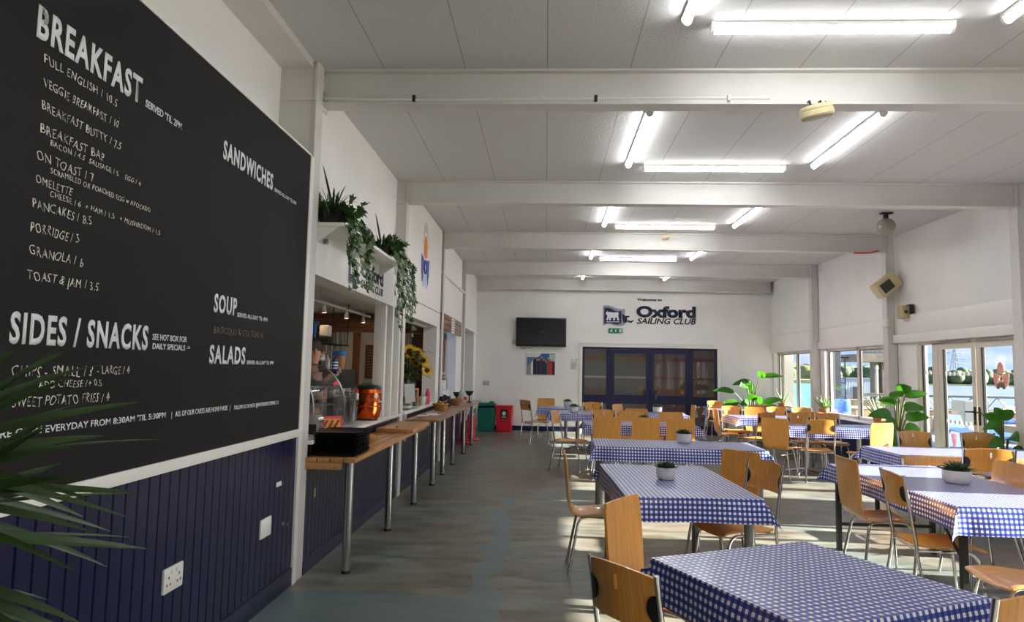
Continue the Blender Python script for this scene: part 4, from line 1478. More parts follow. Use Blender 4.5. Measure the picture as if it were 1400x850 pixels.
def chair_frame():
    t = thing('dining_chair', 'x', 'chair', group='plywood dining chairs')
    prof = smooth_path([(0.22, 0, .430), (0.195, 0, .449), (.10, 0, .458), (0, 0, .452), (-.10, 0, .446), (-.175, 0, .452), (-.20, 0, .458)], 3)
    n = len(prof) - 1

    def spt(a, c):
        p = prof[round(a * n)]
        w = .20 - .03 * a - (.03 * (1 - a / .08) ** 2 if a < .08 else 0)
        y = (c * 2 - 1)
        return Vector((p.x, y * w, p.z - 0.008 * (1 - y * y)))
    MB().grid(spt, n, 8, thick=0.012).build('seat', M_PLY, t, 45)
    # curved back panel with side notches and a finger slot
    zs = [.705, .712, .73, .745, .76, .775, .79, .805, .818, .835, .85, .865, .882, .896]
    us = [-1, -.92, -.78, -.62, -.46, -.32, -.2, -.10, -.045, .045, .10, .2, .32, .46, .62, .78, .92, 1]

    def bp(u, z):
        dz = (z - .785) / .045
        notch = .034 * math.sqrt(max(0, 1 - dz * dz)) if abs(dz) < 1 else 0
        w = .182 - notch
        if z < .712:
            w -= .012
        zt = z + 0.018 * (1 - u * u) * max(0, (z - .80) / .1)
        x = -.205 - .055 * (z - .45) / .45 - .032 * (1 - u * u)
        return Vector((x, u * w, zt))
    b = MB()
    vs = [[b.bm.verts.new(bp(u, z)) for z in zs] for u in us]
    fs = []
    for i in range(len(us) - 1):
        for j in range(len(zs) - 1):
            if us[i] == -.045 and .815 <= zs[j] < .862:
                continue
            fs.append(b.bm.faces.new((vs[i][j], vs[i + 1][j], vs[i + 1][j + 1], vs[i][j + 1])))
    b._thick(fs, 0.011)
    b.build('backrest', M_PLY, t, 45)
    for s in (-1, 1):
        post = smooth_path([(-.275, s * .225, 0.0), (-.222, s * .205, .25), (-.198, s * .196, .44), (-.21, s * .193, .55), (-.245, s * .192, .78), (-.266, s * .192, .905)], 4)
        MB().tube(post, 0.0115, 10).build('rear_leg', M_CHROME, t, 60)
        MB().tube(smooth_path([(-.195, s * .19, .432), (.05, s * .178, .432), (.125, s * .178, .428), (.165, s * .182, .395), (.185, s * .188, .33), (.215, s * .205, 0.0)], 3), 0.0105, 10).build('front_leg', M_CHROME, t, 60)
        # half-moon bracket
        pts = []
        for k in range(13):
            a = -PI / 2 + PI * k / 12
            z = .785 + .05 * math.sin(a)
            u = 1.0
            y = s * (.184 - .038 * math.cos(a))
            x = -.205 - .055 * (z - .45) / .45 - .032 * (1 - min(1, (abs(y) / .182)) ** 2) + 0.004
            pts.append((x, y, z))
        MB().prism(pts, (-0.018, 0, 0)).build('bracket', M_BLACKP, t, None)
    MB().tube([(-.19, -.185, .43), (-.19, .185, .43)], 0.009, 8).build('cross_rail', M_CHROME, t, 60)
    return t


PA, PB = chair_shell(), chair_frame()
used = set()


def chair(kind, x, y, deg, label, scale=None):
    p = PA if kind == 'A' else PB
    o = copy_tree(p) if kind in used else p
    used.add(kind)
    a = R(deg)
    k = .245 if kind == 'A' else .262
    o.location = (x + k * math.cos(a), y + k * math.sin(a), 0.0)
    o.rotation_euler = (0, 0, a)
    o['label'] = label
    o.scale = scale or (1, 1, 1)
    return o


SB, FB = 'solid backed plywood chair', 'slotted back chrome framed chair'
CHAIRS = [
    ('B', .273, 2.50, 38, FB + ' in the near foreground, left of the askew table', (.95, .87, .955)),
    ('A', .40, 3.58, -32, SB + ' between the askew foreground table and the second table'),
    ('A', .165, 5.50, 0, SB + ' side on at the left of the second table'),
    ('A', 1.66, 5.90, 215, SB + ' behind a framed chair at the right of the second table'),
    ('B', 1.62, 5.15, 200, FB + ' at the right of the second table, overlapping a solid one'),
    ('B', 1.51, 2.22, 115, FB + ' cut by the bottom right corner of the photo'),
    ('A', .88, 9.80, 90, SB + ' leftmost of three in a row behind the third table'),
    ('A', 1.43, 9.80, 90, SB + ' in the middle of three behind the third table'),
    ('A', 1.92, 9.80, 90, SB + ' rightmost of three in a row behind the third table'),
    ('B', .16, 10.83, -20, FB + ' in the aisle at the left end of the fourth table'),
    ('A', 2.05, 11.30, -90, SB + ' facing us at the right of the fourth table'),
    ('A', 1.42, 11.37, -90, SB + ' facing us at the middle of the fourth table'),
    ('B', .97, 11.40, -90, FB + ' facing us at the left of the fourth table'),
    ('A', 1.60, 12.10, 90, SB + ' near side of the table before the navy doors'),
    ('A', 1.42, 13.60, -35, 'sunlit pale ' + SB + ' left of the table before the navy doors'),
    ('A', 2.98, 13.9, 180, SB + ' edge on, right of the table before the navy doors'),
    ('B', 3.06, 13.05, 165, 'sunlit white looking ' + FB + ' in front of the right door panel'),
    ('B', .96, 13.95, -90, FB + ' facing us behind the nearer of the two left tables'),
    ('B', -.42, 14.30, 34, 'dark backed ' + FB + ' nearest the red bin'),
    ('A', .02, 15.60, -90, SB + ' against the far wall below the white notice'),
    ('A', 3.12, 12.75, 0, SB + ' side on at the left of the far window table'),
    ('B', 3.95, 16.10, -90, FB + ' against the far wall behind the corner table'),
    ('B', 3.68, 13.72, -90, FB + ' facing us, leftmost behind the far window table'),
    ('A', 4.12, 13.72, -90, SB + ' facing us behind the far window table'),
    ('B', 4.42, 14.42, 90, FB + ' just in front of the big leafy corner plant'),
    ('B', 4.56, 13.75, -90, FB + ' facing us, third along behind the far window table'),
    ('B', 5.02, 13.70, -90, FB + ' facing us, nearest the far window'),
    ('B', 3.72, 11.70, 120, FB + ' turned away, behind a solid chair with curved base'),
    ('A', 3.42, 10.40, 55, SB + ' with curved base showing, left of the second window table'),
    ('B', 4.27, 11.78, -90, FB + ' facing us, left one behind the second window table'),
    ('B', 4.74, 11.78, -95, FB + ' facing us, right one behind the second window table'),
    ('B', 4.66, 12.12, 90, FB + ' turned away between the two window tables'),
    ('B', 3.99, 10.12, 85, FB + ' from behind at the middle of the second window table'),
    ('A', 4.72, 9.85, 110, SB + ' from behind, just below the window sill aloe'),
    ('B', 4.38, 8.38, -90, FB + ' facing us in front of the fiddle leaf plant'),
    ('B', 5.12, 8.40, -90, FB + ' facing us in front of the terrace doors'),
    ('B', 4.06, 6.50, 85, FB + ' from behind against the bare wooden table edge', (1, 1.13, 1)),
    ('A', 3.66, 5.60, 182, SB + ' behind the succulent bowl of the long right table'),
    ('A', 2.40, 5.62, 0, SB + ' at the left of the long right table'),
    ('B', 2.37, 4.83, -6, FB + ' at the near left corner of the long right table'),
    ('A', 2.93, 4.02, 180, SB + ' cut by the right edge, yellow seat showing'),
]
for c in CHAIRS:
    chair(*c)


# ------------------------------------------------------------------ succulents on the tables
def rosette(nl, L, W, seed, mtl, name='rosette', parent=None, z=0.0, up=0.55):
    rn = random.Random(seed)
    b = MB()
    for i in range(nl):
        f = i / nl
        a = i * 2.399
        el = up * 0.4 + (1.35 - up * 0.4) * f
        d = Vector((math.cos(a) * math.cos(el), math.sin(a) * math.cos(el), math.sin(el)))
        l = L * (1 - 0.35 * f) * rn.uniform(.9, 1.1)
        b.leaf((0.01 * math.cos(a), 0.01 * math.sin(a), z), d, (0, 0, 1), l, W * (1 - .3 * f), bend=0.08, n=4, shape=lambda t: (math.sin(PI * (0.22 + 0.78 * t)) if t < 1 else 0), fold=0.5)
    return b.build(name, mtl, parent, 'leaf')


def bowl(label, x, y, r, h, seed, z=0.7545):
    t = thing('potted_succulent', label, 'plant', (x, y, z), 0, 'succulents in white pots on the tables')
    MB().lathe([(0, 0), (r * .74, 0), (r * .86, h * .10), (r, h * .38), (r, h), (r * .94, h), (r * .93, h * .8), (0, h * .8)], (0, 0, 0), 28).build('pot', M_POT, t, 40)
    MB().lathe([(0, h * .84), (r * .9, h * .82)], (0, 0, 0), 16).build('soil', M_SOIL, t, None)
    rosette(40, r * 1.35, r * .5, seed, M_SUCC, 'rosette', t, h * .86)
    for i in range(4):
        a = seed + i * 1.7
        o = rosette(12, r * .75, r * .34, seed + i + 9, M_SUCC, 'rosette', t, 0)
        o.location = (r * .5 * math.cos(a), r * .5 * math.sin(a), h * .85)
    return t


bowl('succulent in a white pot on the second table, nearest the middle of the photo', .909, 5.20, .073, .088, 1)
bowl('succulent in a white pot on the wide third table', 1.578, 7.88, .085, .105, 2)
bowl('dark succulent in a white pot on the fourth table, showing between two solid chairs', 1.50, 10.50, .085, .085, 3)
bowl('succulent in a white pot, further of two left of the navy doors', .478, 14.62, .085, .13, 4)
bowl('succulent in a white pot, nearer of two left of the navy doors', .546, 12.90, .088, .115, 5)
bowl('succulent in a white pot on the table in front of the navy doors', 2.20, 13.55, .09, .11, 6)
bowl('succulent in a wide white bowl on the long table at the right', 3.13, 5.40, .098, .098, 7)

# ------------------------------------------------------------------ the counters
def counter(label, y0, y1, x0, x1, z, legs, m, n=4):
    t = thing('counter', label, 'counter', (0, 0, 0))
    w = (x1 - x0) / n
    for i in range(n):
        MB().box(x0 + i * w + 0.004, x0 + (i + 1) * w - 0.004, y0, y1, z - 0.032, z, 0.003).build('slat', m, t, 35)
    b = MB()
    b.box(x0 + 0.01, x1 - 0.12, y0 + 0.0, y0 + 0.07, z - 0.085, z - 0.033, 0.004)
    b.box(x0 + 0.01, x1 - 0.12, y1 - 0.1, y1 - 0.03, z - 0.085, z - 0.033, 0.004)
    b.build('batten', m, t, 35)
    for y in legs:
        lg_ = MB().tube([(-1.475, y, 0.012), (-1.475, y, z - 0.032)], 0.031, 18).build('leg', M_STEEL, t, 40)
        MB().lathe([(0, 0), (0.036, 0), (0.036, 0.014), (0.032, 0.02), (0, 0.02)], (-1.475, y, 0), 18).build('leg_foot', M_BLACK, lg_, 35)
    return t


counter('slatted wooden counter on steel legs under the first serving hatch', 5.02, 8.05, XL + 0.002, -1.385, .865, (5.18, 6.53, 7.79), M_COUNTER)
counter('darker slatted wooden counter on steel legs running to the far end', 8.40, 13.95, -1.73, -1.30, .905, (9.06, 9.94, 11.0, 12.43, 13.80), M_COUNTERD)
for zz, yy in ((0.866, 7.02),):
    cbd = thing('chopping_board', 'thick wooden chopping board at the far end of the first counter', 'board', (-1.56, 7.5, 0.866))
    MB().box(-0.19, 0.20, -0.46, 0.52, 0, 0.045, 0.005).build('board', M_COUNTER, cbd, 35)
    MB().lathe([(0, 0), (0.014, 0), (0.01, 0.012), (0, 0.014)], (0.0, -0.32, 0.045), 12).build('knob', M_DARKW, cbd, 35)

# stack of black trays
TN = 13
for i in range(TN):
    nm = ('lowest black tray of the stack on the near counter' if i == 0 else 'topmost black tray of the stack on the near counter' if i == TN - 1 else 'black tray in the middle of the stack on the near counter')
    b = MB()
    j = 0.004 * math.sin(i * 2.3)

    def ring(x, y, z, r=0.03):
        out = []
        for cx, cy, a0 in ((x - r, y - r, 0), (-x + r, y - r, PI / 2), (-x + r, -y + r, PI), (x - r, -y + r, 1.5 * PI)):
            for k in range(5):
                a = a0 + PI / 2 * k / 4
                out.append(b.bm.verts.new((cx + r * math.cos(a) + j, cy + r * math.sin(a) - j, z)))
        return out
    rs = [ring(.155, .215, 0), ring(.17, .23, .010), ring(.172, .232, .0135), ring(.162, .222, .0125), ring(.15, .21, .003)]
    for a_, c_ in zip(rs, rs[1:]):
        m_ = len(a_)
        for k in range(m_):
            b.bm.faces.new((a_[k], a_[(k + 1) % m_], c_[(k + 1) % m_], c_[k]))
    b.bm.faces.new(rs[0][::-1])
    b.bm.faces.new(rs[-1])
    o = b.build('tray', M_BLACKP, None, 35, (-1.585, 5.33, 0.867 + 0.0137 * i))
    o.rotation_euler = (0, 0, R(2))
    tag(o, nm, 'tray', 'black trays stacked on the near counter')


# ------------------------------------------------------------------ things on the hatch sill
ZS = SILL + 0.031


def jar_lathe(name, label, cat, x, y, z, prof, m, n=22, group=None):
    return tag(MB().lathe(prof, (0, 0, 0), n).build(name, m, None, 35, (x, y, z)), label, cat, group)


# chrome dispenser behind the trays
t = thing('napkin_dispenser', 'rounded chrome dispenser on the hatch sill behind the black trays', 'dispenser', (-1.84, 5.36, ZS))
b = MB()
b.prism([(-0.07, -0.06, 0), (0.07, -0.06, 0)] + [(0.07 * math.cos(a), -0.06, 0.12 + 0.06 * math.sin(a)) for a in [PI * i / 10 for i in range(11)]], (0, 0.13, 0))
b.build('body', M_CHROME, t, 40)
MB().box(-0.05, 0.05, -0.066, -0.058, 0.02, 0.10, 0.003).build('front_slot', M_BLACK, t, 35)
# red hot dog sign
t = thing('tabletop_sign', 'small tilted red sign picturing hot dogs on the hatch sill', 'sign', (-1.776, 5.56, ZS), R(40))
mm = Matrix.Rotation(R(-15), 4, 'X')
MB().box(-0.13, 0.13, -0.006, 0.006, 0, 0.15, 0.003, mm).build('red_board', M_RED, t, 35)
b = MB()
b.prism([mm @ Vector(p) for p in ((-0.11, -0.0075, 0.03), (0.11, -0.0075, 0.03), (0.11, -0.0075, 0.125), (-0.11, -0.0075, 0.125))], mm.to_3x3() @ Vector((0, -0.0008, 0)))
b.build('picture_field', mat('sign_mustard', (226, 170, 60), 0.6), t, None)
for i in range(4):
    b = MB()
    x = -0.075 + 0.05 * i
    b.tube([mm @ Vector((x - 0.022, -0.010, 0.045)), mm @ Vector((x, -0.011, 0.08)), mm @ Vector((x + 0.022, -0.010, 0.11))], [0.009, 0.011, 0.009], 8)
    b.build('sausage_picture', mat('sign_sausage', (170, 64, 30), 0.6), t, 40)
b = MB()
b.box(-0.1, 0.1, -0.03, 0.06, 0, 0.006)
b.build('foot', M_RED, t, None)

# curved glass display case
t = thing('display_case', 'curved glass display case on the near end of the hatch sill', 'display case', (-2.09, 5.985, ZS))
b = MB()
b.box(-0.24, 0.20, -0.45, 0.42, 0, 0.04, 0.005)
b.box(-0.24, -0.22, -0.45, 0.42, 0.04, 0.56)
b.build('base_back', M_STEEL, t, 35)
prof = [(0.19, 0.04), (0.19, 0.20), (0.17, 0.32), (0.11, 0.43), (0.02, 0.52), (-0.10, 0.57), (-0.22, 0.58)]
prof = [(p.x, p.z) for p in smooth_path([(a, 0, c) for a, c in prof], 3)]
b = MB()
nP = len(prof) - 1
b.grid(lambda p, q: Vector((prof[round(p * nP)][0], -0.44 + 0.85 * q, prof[round(p * nP)][1])), nP, 1)
b.build('curved_glass', M_CLEAR, t, 60)
for y in (-0.445, 0.415):
    b = MB()
    b.bm.faces.new([b.bm.verts.new((px, y, pz)) for px, pz in prof] + [b.bm.verts.new((-0.22, y, 0.04))])
    b.build('end_glass', M_CLEAR, t, None)
for y in (-0.445, 0.415):
    MB().tube([(px, y, pz) for px, pz in prof], 0.008, 6).build('edge_trim', M_STEEL, t, 40)
b = MB()
for z in (0.20, 0.36):
    for k in range(7):
        x = -0.2 + 0.055 * k if z < .3 else -0.2 + 0.045 * k
        b.tube([(x, -0.43, z), (x, 0.40, z)], 0.004, 5)
    b.tube([(-0.2, -0.43, z), (0.12, -0.43, z)], 0.005, 5)
    b.tube([(-0.2, 0.40, z), (0.12, 0.40, z)], 0.005, 5)
b.build('wire_shelf', M_CHROME, t, 40)

# till
t = thing('till_screen', 'black touch screen till on a stand behind the hatch sill', 'till', (-2.14, 6.72, 0.956), R(-70))
b = MB()
b.box(-0.12, 0.12, -0.1, 0.1, 0, 0.03, 0.005)
b.box(-0.04, 0.04, -0.03, 0.03, 0.03, 0.42, 0.005)
b.build('stand', M_BLACKP, t, 35)
mm = Matrix.Translation((0, -0.02, 0.42)) @ Matrix.Rotation(R(-52), 4, 'X')
MB().box(-0.2, 0.2, -0.02, 0.02, -0.13, 0.15, 0.01, mm).build('screen', M_SCREEN, t, 35)
MB().box(0.1, 0.16, -0.0225, -0.0205, -0.11, -0.08, 0, mm).build('sticker', M_PAPER, t, None)
MB().box(-0.07, -0.055, -0.034, -0.02, 0.02, 0.42).build('white_strut', M_WHITEP, t, None)
b = MB()
b.box(-0.22, 0.05, 0.02, 0.09, 0.40, 0.43, 0.008)
b.build('red_light_bar', mat('red_lamp', (230, 20, 60), 0.3, emit=0.6), t, 35)
t = thing('cup_stack', 'stack of clear plastic cups in a tall clear holder on the hatch sill', 'cups', (-1.80, 6.28, ZS))
b = MB()
b.lathe([(0.062, 0), (0.062, 0.02), (0.060, 0.33), (0.045, 0.365), (0.03, 0.37)], (0, 0, 0), 20)
b.build('holder', M_CLEAR, t, 40)
b = MB()
for i in range(9):
    z = 0.02 + i * 0.028
    b.lathe([(0.035, z), (0.048, z + 0.075), (0.050, z + 0.08)], (0, 0, 0), 18)
b.build('cups', M_CLEAR, t, 40)
MB().box(0.05, 0.062, -0.022, 0.022, 0.25, 0.31, 0.003).build('white_label', M_PAPER, t, 35)
for i, (y, dx) in enumerate(((6.50, 0.0), (6.72, -0.02), (6.60, -0.17))):
    tag(MB().lathe([(0.0, 0), (0.055, 0), (0.065, 0.12), (0.068, 0.2), (0.06, 0.2), (0.055, 0.02), (0, 0.02)], (0, 0, 0), 20).build('plastic_tub', M_CLEAR, None, 40, (-1.93 + dx, y, ZS)),
        'clear plastic tub between the cup holder and the copper kettle', 'tub', 'clear tubs on the hatch sill')
for i, (x, y) in enumerate(((-1.60, 6.12), (-1.60, 6.26))):
    o = MB().lathe([(0, 0), (0.04, 0.0), (0.05, 0.02), (0.045, 0.045), (0.025, 0.06), (0, 0.063)], (0, 0, 0), 16).build('bread_roll', mat('bread_crust', (176, 124, 66), 0.8), None, 60, (x, y, 0.866))
    tag(o, ('left' if i == 0 else 'right') + ' bread roll just behind the black tray stack', 'bread', 'rolls behind the trays')

# copper soup kettle
t = thing('soup_kettle', 'ribbed copper coloured soup kettle with black lid on the hatch sill', 'kettle', (-1.875, 7.13, ZS))
b = MB()
b.lathe([(0, 0.02), (0.125, 0.02), (0.135, 0.04), (0.15, 0.12), (0.153, 0.14), (0.149, 0.15), (0.153, 0.16), (0.154, 0.21), (0.150, 0.27), (0.153, 0.285), (0.149, 0.295), (0.14, 0.325), (0.0, 0.325)], (0, 0, 0), 36)
b.build('body', M_COPPER, t, 30)
MB().lathe([(0, 0), (0.115, 0), (0.115, 0.02), (0, 0.02)], (0, 0, 0), 28).build('foot_ring', M_BLACKP, t, 35)
lid = MB().lathe([(0.145, 0.322), (0.15, 0.335), (0.13, 0.36), (0.05, 0.372), (0, 0.374)], (0, 0, 0), 32).build('lid', M_BLACKP, t, 35)
MB().box(-0.05, 0.05, -0.015, 0.015, 0.374, 0.392, 0.006).build('lid_handle', M_STEEL, lid, 35)
b = MB()
b.lathe([(0.018, 0), (0.026, 0.002), (0.018, 0.004)], (0.118, -0.096, 0.255), 14, Matrix.Rotation(R(-40), 3, 'Z') @ Matrix.Rotation(PI / 2, 3, 'Y'))
b.build('badge_ring', M_PAINTL, t, 40)
letter('kettle_script', 'Soup', M_PAINTL, (0.132, -0.085, 0.185), (PI / 2, 0, R(57)), t, width=0.11, height=0.03, bold=0.01, shear=0.3)

# ---- second hatch: sunflowers and clutter
vs_ = thing('sunflower_vase', 'bunch of sunflowers in a wide glass vase in the second hatch', 'flowers', (-1.96, 9.62, 1.246))
MB().lathe([(0.0, 0), (0.115, 0), (0.125, 0.02), (0.105, 0.15), (0.10, 0.15), (0.118, 0.025), (0, 0.012)], (0, 0, 0), 24).build('vase', M_CLEAR, vs_, 40)
MB().lathe([(0.0, 0.014), (0.112, 0.02), (0.108, 0.07), (0.0, 0.07)], (0, 0, 0), 20).build('pebbles', mat('peach_pebbles', (190, 140, 110), 0.8, bump=0.6, bscale=60), vs_, 35)
rn = random.Random(12)
b = MB()
heads = [(.02, -.02, .52, .095), (-.13, -.06, .33, .078), (.13, .0, .50, .075), (.21, .05, .40, .075), (.27, .03, .26, .075), (-.02, -.04, .22, .065), (.06, .10, .40, .055), (-.28, .06, .50, .06), (.10, .08, .36, .05), (-.22, .05, .26, .05)]
for hx, hy, hz, r_ in heads:
    b.tube(smooth_path([(rn.uniform(-.03, .03), rn.uniform(-.03, .03), 0.03), (hx * .25, hy * .3, hz * .45), (hx, hy, hz)], 3), 0.006, 6)
b.build('stems', M_STEM, vs_, 50)
b = MB()
for i in range(170):
    a = rn.uniform(0, 2 * PI)
    z = rn.uniform(.12, .55)
    rad = rn.uniform(.03, .24) * (0.55 + z)
    p = Vector((rad * math.cos(a), rad * math.sin(a), z))
    d = Vector((math.cos(a + rn.uniform(-.8, .8)), math.sin(a + rn.uniform(-.8, .8)), rn.uniform(-.3, .4)))
    b.leaf(p, d, (0, 0, 1), rn.uniform(.09, .16), rn.uniform(.05, .085), bend=.35, n=4)
b.leaf((.16, .05, .2), (1, .2, -.1), (0, 0, 1), .2, .1, bend=.3, n=5)
b.build('foliage', M_LEAFD, vs_, 'leaf')
for hx, hy, hz, r_ in heads:
    dirv = Vector((hx * 1.2 + .25, -1.0, .25 + rn.uniform(-.1, .2))).normalized()
    q = dirv.to_track_quat('Z', 'Y').to_matrix()
    b = MB()
    for k in range(17):
        a = 2 * PI * k / 17
        d = q @ Vector((math.cos(a), math.sin(a), .22 + .1 * (k % 2)))
        s_ = Vector((hx, hy, hz)) + q @ Vector((math.cos(a), math.sin(a), 0)) * r_ * .42
        b.leaf(s_, d, q @ Vector((0, 0, 1)), r_ * .85, r_ * .36, bend=.05, n=3)
    hd = b.build('flower_head', M_YELLOW, vs_, 'leaf')
    MB().lathe([(r_ * .5, -.004), (r_ * .48, .012), (r_ * .2, .018), (0, .015)], (hx, hy, hz), 16, q).build('seed_disc', M_BROWN, hd, 40)
t = thing('wooden_stand', 'small wooden shelf stand holding the sunflower vase in the second hatch', 'stand', (-1.98, 9.62, ZS + 0.004))
b = MB()
b.box(-.15, .15, -.2, .2, .235, .255, .003)
b.box(-.15, -.13, -.2, .2, 0, .235)
b.box(.13, .15, .12, .2, 0, .235)
b.box(-.15, .15, -.48, -.2, .13, .145, .003)
b.box(-.15, -.13, -.48, -.46, 0, .13)
b.build('frame', M_COUNTER, t, 35)
jar_lathe('metal_pail', 'small zinc pail on the wooden stand left of the sunflowers', 'pail', -1.98, 9.27, ZS + 0.152, [(0, 0), (.075, 0), (.09, .125), (.094, .13), (.086, .128), (.07, .01), (0, .01)], M_STEEL)
t = thing('menu_holder', 'clear acrylic menu holder leaning on the second hatch sill', 'menu holder', (-1.80, 9.12, ZS + 0.004), R(58))
mm = Matrix.Rotation(R(-8), 4, 'X')
MB().box(-.11, .11, -.006, .006, 0, .34, 0, mm).build('acrylic', M_CLEAR, t, None)
MB().box(-.10, .10, -.002, .002, .01, .33, 0, mm).build('menu_sheet', mat('pale_sheet', (190, 190, 186), 0.7), t, None)
MB().box(.03, .09, -.0085, -.0065, .03, .09, 0, mm).build('dark_picture', M_BLACKL, t, None)
MB().box(-.11, .11, -.04, .05, 0, .006).build('foot', M_CLEAR, t, None)
bk = [((88, 120, 116), .20, 'green'), ((214, 208, 196), .22, 'pale'), ((120, 100, 84), .19, 'brown')]
z = ZS + .005
for i, (c, w, nm) in enumerate(bk):
    o = MB().box(-.07, .07, -w / 2, w / 2, 0, .026, .003).build('book', mat('book_' + nm, c, .6), None, 35, (-1.83, 8.85 + .01 * i, z))
    tag(o, nm + ' book in the small stack on the second hatch sill', 'book', 'books on the second hatch sill')
    z += .0265
jar_lathe('bottle', 'small bottle beside the books on the second hatch sill', 'bottle', -1.80, 8.62, ZS + .005, [(0, 0), (.025, 0), (.026, .07), (.012, .095), (.012, .12), (0, .12)], M_CLEAR, 14)
tag(MB().box(-1.776, -1.735, 8.43, 8.55, 0.62, .952, .006).build('junction_box', mat('zinc_box', (170, 172, 172), .4, .4), None, 35), 'upright grey metal box at the start of the second hatch wall', 'box')
for i, (y, c) in enumerate(((9.95, (206, 204, 200)), (10.12, (150, 130, 116)))):
    jar_lathe('cup', ('white' if i == 0 else 'brown') + ' cup in the second hatch, right of the menu holder', 'cup', -1.80, y, ZS + .005, [(0, 0), (.04, 0), (.055, .13), (.05, .13), (.036, .01), (0, .01)], mat('cup_%d' % i, c, .5), 18)
jar_lathe('pink_bottle', 'bright pink bottle at the right end of the second hatch sill', 'bottle', -1.80, 10.42, ZS + .005, [(0, 0), (.035, 0), (.038, .16), (.02, .2), (.02, .23), (0, .23)], mat('pink_plastic', (226, 60, 120), .4), 16)
# third hatch: notices, glass jar, white box
t = thing('price_notice', 'white price notice standing at the third hatch behind the wicker basket', 'notice', (-1.815, 11.70, ZS), R(58))
MB().box(-.16, .16, -.003, .003, 0, .34).build('sheet', M_PAPER, t, None)
b = MB()
for k in range(7):
    b.box(-.12, .12 - .03 * (k % 3), -.0042, -.0032, .06 + .04 * k, .07 + .04 * k)
b.box(-.03, 0, -.0042, -.0032, .02, .045)
b.build('print_lines', mat('grey_print', (120, 120, 122), .7), t, None)
tag(MB().box(-.17, .12, -.3, .34, 0, .15, .006).build('white_box', M_WHITEP, None, 35, (-1.87, 12.35, ZS)), 'white box on the third hatch sill under the glass jar', 'box')
t = thing('glass_jar', 'big glass sweet jar with a metal lid at the third hatch', 'jar', (-1.90, 12.42, ZS + .151))
MB().lathe([(0, 0), (.09, 0), (.105, .03), (.105, .22), (.08, .27), (.07, .28), (.0, .28)], (0, 0, 0), 24).build('glass', M_CLEAR, t, 40)
MB().lathe([(0, .281), (.078, .281), (.078, .32), (.02, .33), (0, .35)], (0, 0, 0), 20).build('lid', M_STEEL, t, 35)
MB().lathe([(0, .01), (.085, .01), (.095, .03), (.095, .08), (.0, .09)], (0, 0, 0), 20).build('contents', M_BLACKL, t, 35)

# brown door frame and boarded head in the third bay
t = thing('door_head_sign', 'brown boarded wooden head with a white notice over the third hatch', 'panel', (XL, 12.6, 2.19))
for k in range(3):
    MB().box(0.0, .03, -1.28, 1.36, .097 * k + .002, .097 * k + .095, .003).build('board', M_PANELW, t, 35)
MB().box(.031, .034, -.15, .25, .0, .27).build('notice', M_PAPER, t, None)
b = MB()
for k in range(5):
    b.box(.034, .0346, -.1, .2, .04 + .045 * k, .058 + .045 * k)
b.build('notice_print', mat('grey_print', (120, 120, 122), .7), t, None)
t = thing('door_frame', 'reddish brown wooden door frame seen in the third hatch', 'door frame', (-2.02, 11.55, 0))
b = MB()
for y0, y1 in ((0.0, .06), (1.25, 1.33), (1.42, 1.52)):
    b.box(-.1, .08, y0, y1, 0, 2.19)
b.box(-.1, .08, 0, 1.52, 2.08, 2.19)
b.build('frame', M_REDW, t, None)
MB().box(-.09, -.06, .06, 1.25, 0, 2.08).build('pane', mat('dim_pane', (110, 106, 100), .3), t, None)

# items on the second counter
ZC2 = .906
bas = thing('bread_basket', 'round wicker basket of yellow packets on the darker counter', 'basket', (-1.56, 10.17, ZC2))


def basket(t, r, h):
    b = MB()
    n, m_ = 40, 9
    rows = []
    for j in range(m_ + 1):
        f = j / m_
        rad = r * (.72 + .28 * f)
        rows.append([b.bm.verts.new((rad * (1 + .035 * (1 if (i + j) % 2 else -1)) * math.cos(2 * PI * i / n), rad * (1 + .035 * (1 if (i + j) % 2 else -1)) * math.sin(2 * PI * i / n), h * f)) for i in range(n)])
    for a, c in zip(rows, rows[1:]):
        for i in range(n):
            b.bm.faces.new((a[i], a[(i + 1) % n], c[(i + 1) % n], c[i]))
    b.bm.faces.new(rows[0][::-1])
    b.build('weave', M_WICKER, t, None)
    MB().tube([(r * 1.02 * math.cos(2 * PI * i / 28), r * 1.02 * math.sin(2 * PI * i / 28), h) for i in range(29)], .009, 6).build('rim', M_WICKER, t, 50)


basket(bas, .115, .10)
rn = random.Random(4)
for i in range(9):
    a, r_ = rn.uniform(0, 6.28), rn.uniform(0, .075)
    o = MB().box(-.035, .035, -.022, .022, 0, .012, .004).build('sauce_packet', mat('yellow_packet', (222, 178, 40), .4), None, 35, (-1.56 + r_ * math.cos(a), 10.17 + r_ * math.sin(a), ZC2 + .085 + .006 * i))
    o.rotation_euler = (rn.uniform(-.5, .5), rn.uniform(-.5, .5), a)
    tag(o, 'yellow sauce packet piled in the wicker basket', 'packet', 'yellow packets in the basket')
bas2 = thing('bread_basket', 'darker wicker basket further along the counter, beyond the cutlery', 'basket', (-1.56, 11.95, ZC2))
basket(bas2, .12, .095)
for i in range(9):
    o = MB().box(-.02, .02, -.028, .028, 0, .15 + .02 * (i % 3), .006).build('cutlery_roll', mat('navy_napkin', (24, 28, 52), .8), None, 35, (-1.66 + .05 * (i % 2), 10.52 + .12 * i, ZC2))
    o.rotation_euler = (R(-14 + 7 * (i % 4)), R(8), R(20 * i))
    tag(o, 'upright dark navy cutlery roll in the row on the darker counter', 'napkin roll', 'dark cutlery rolls on the counter')
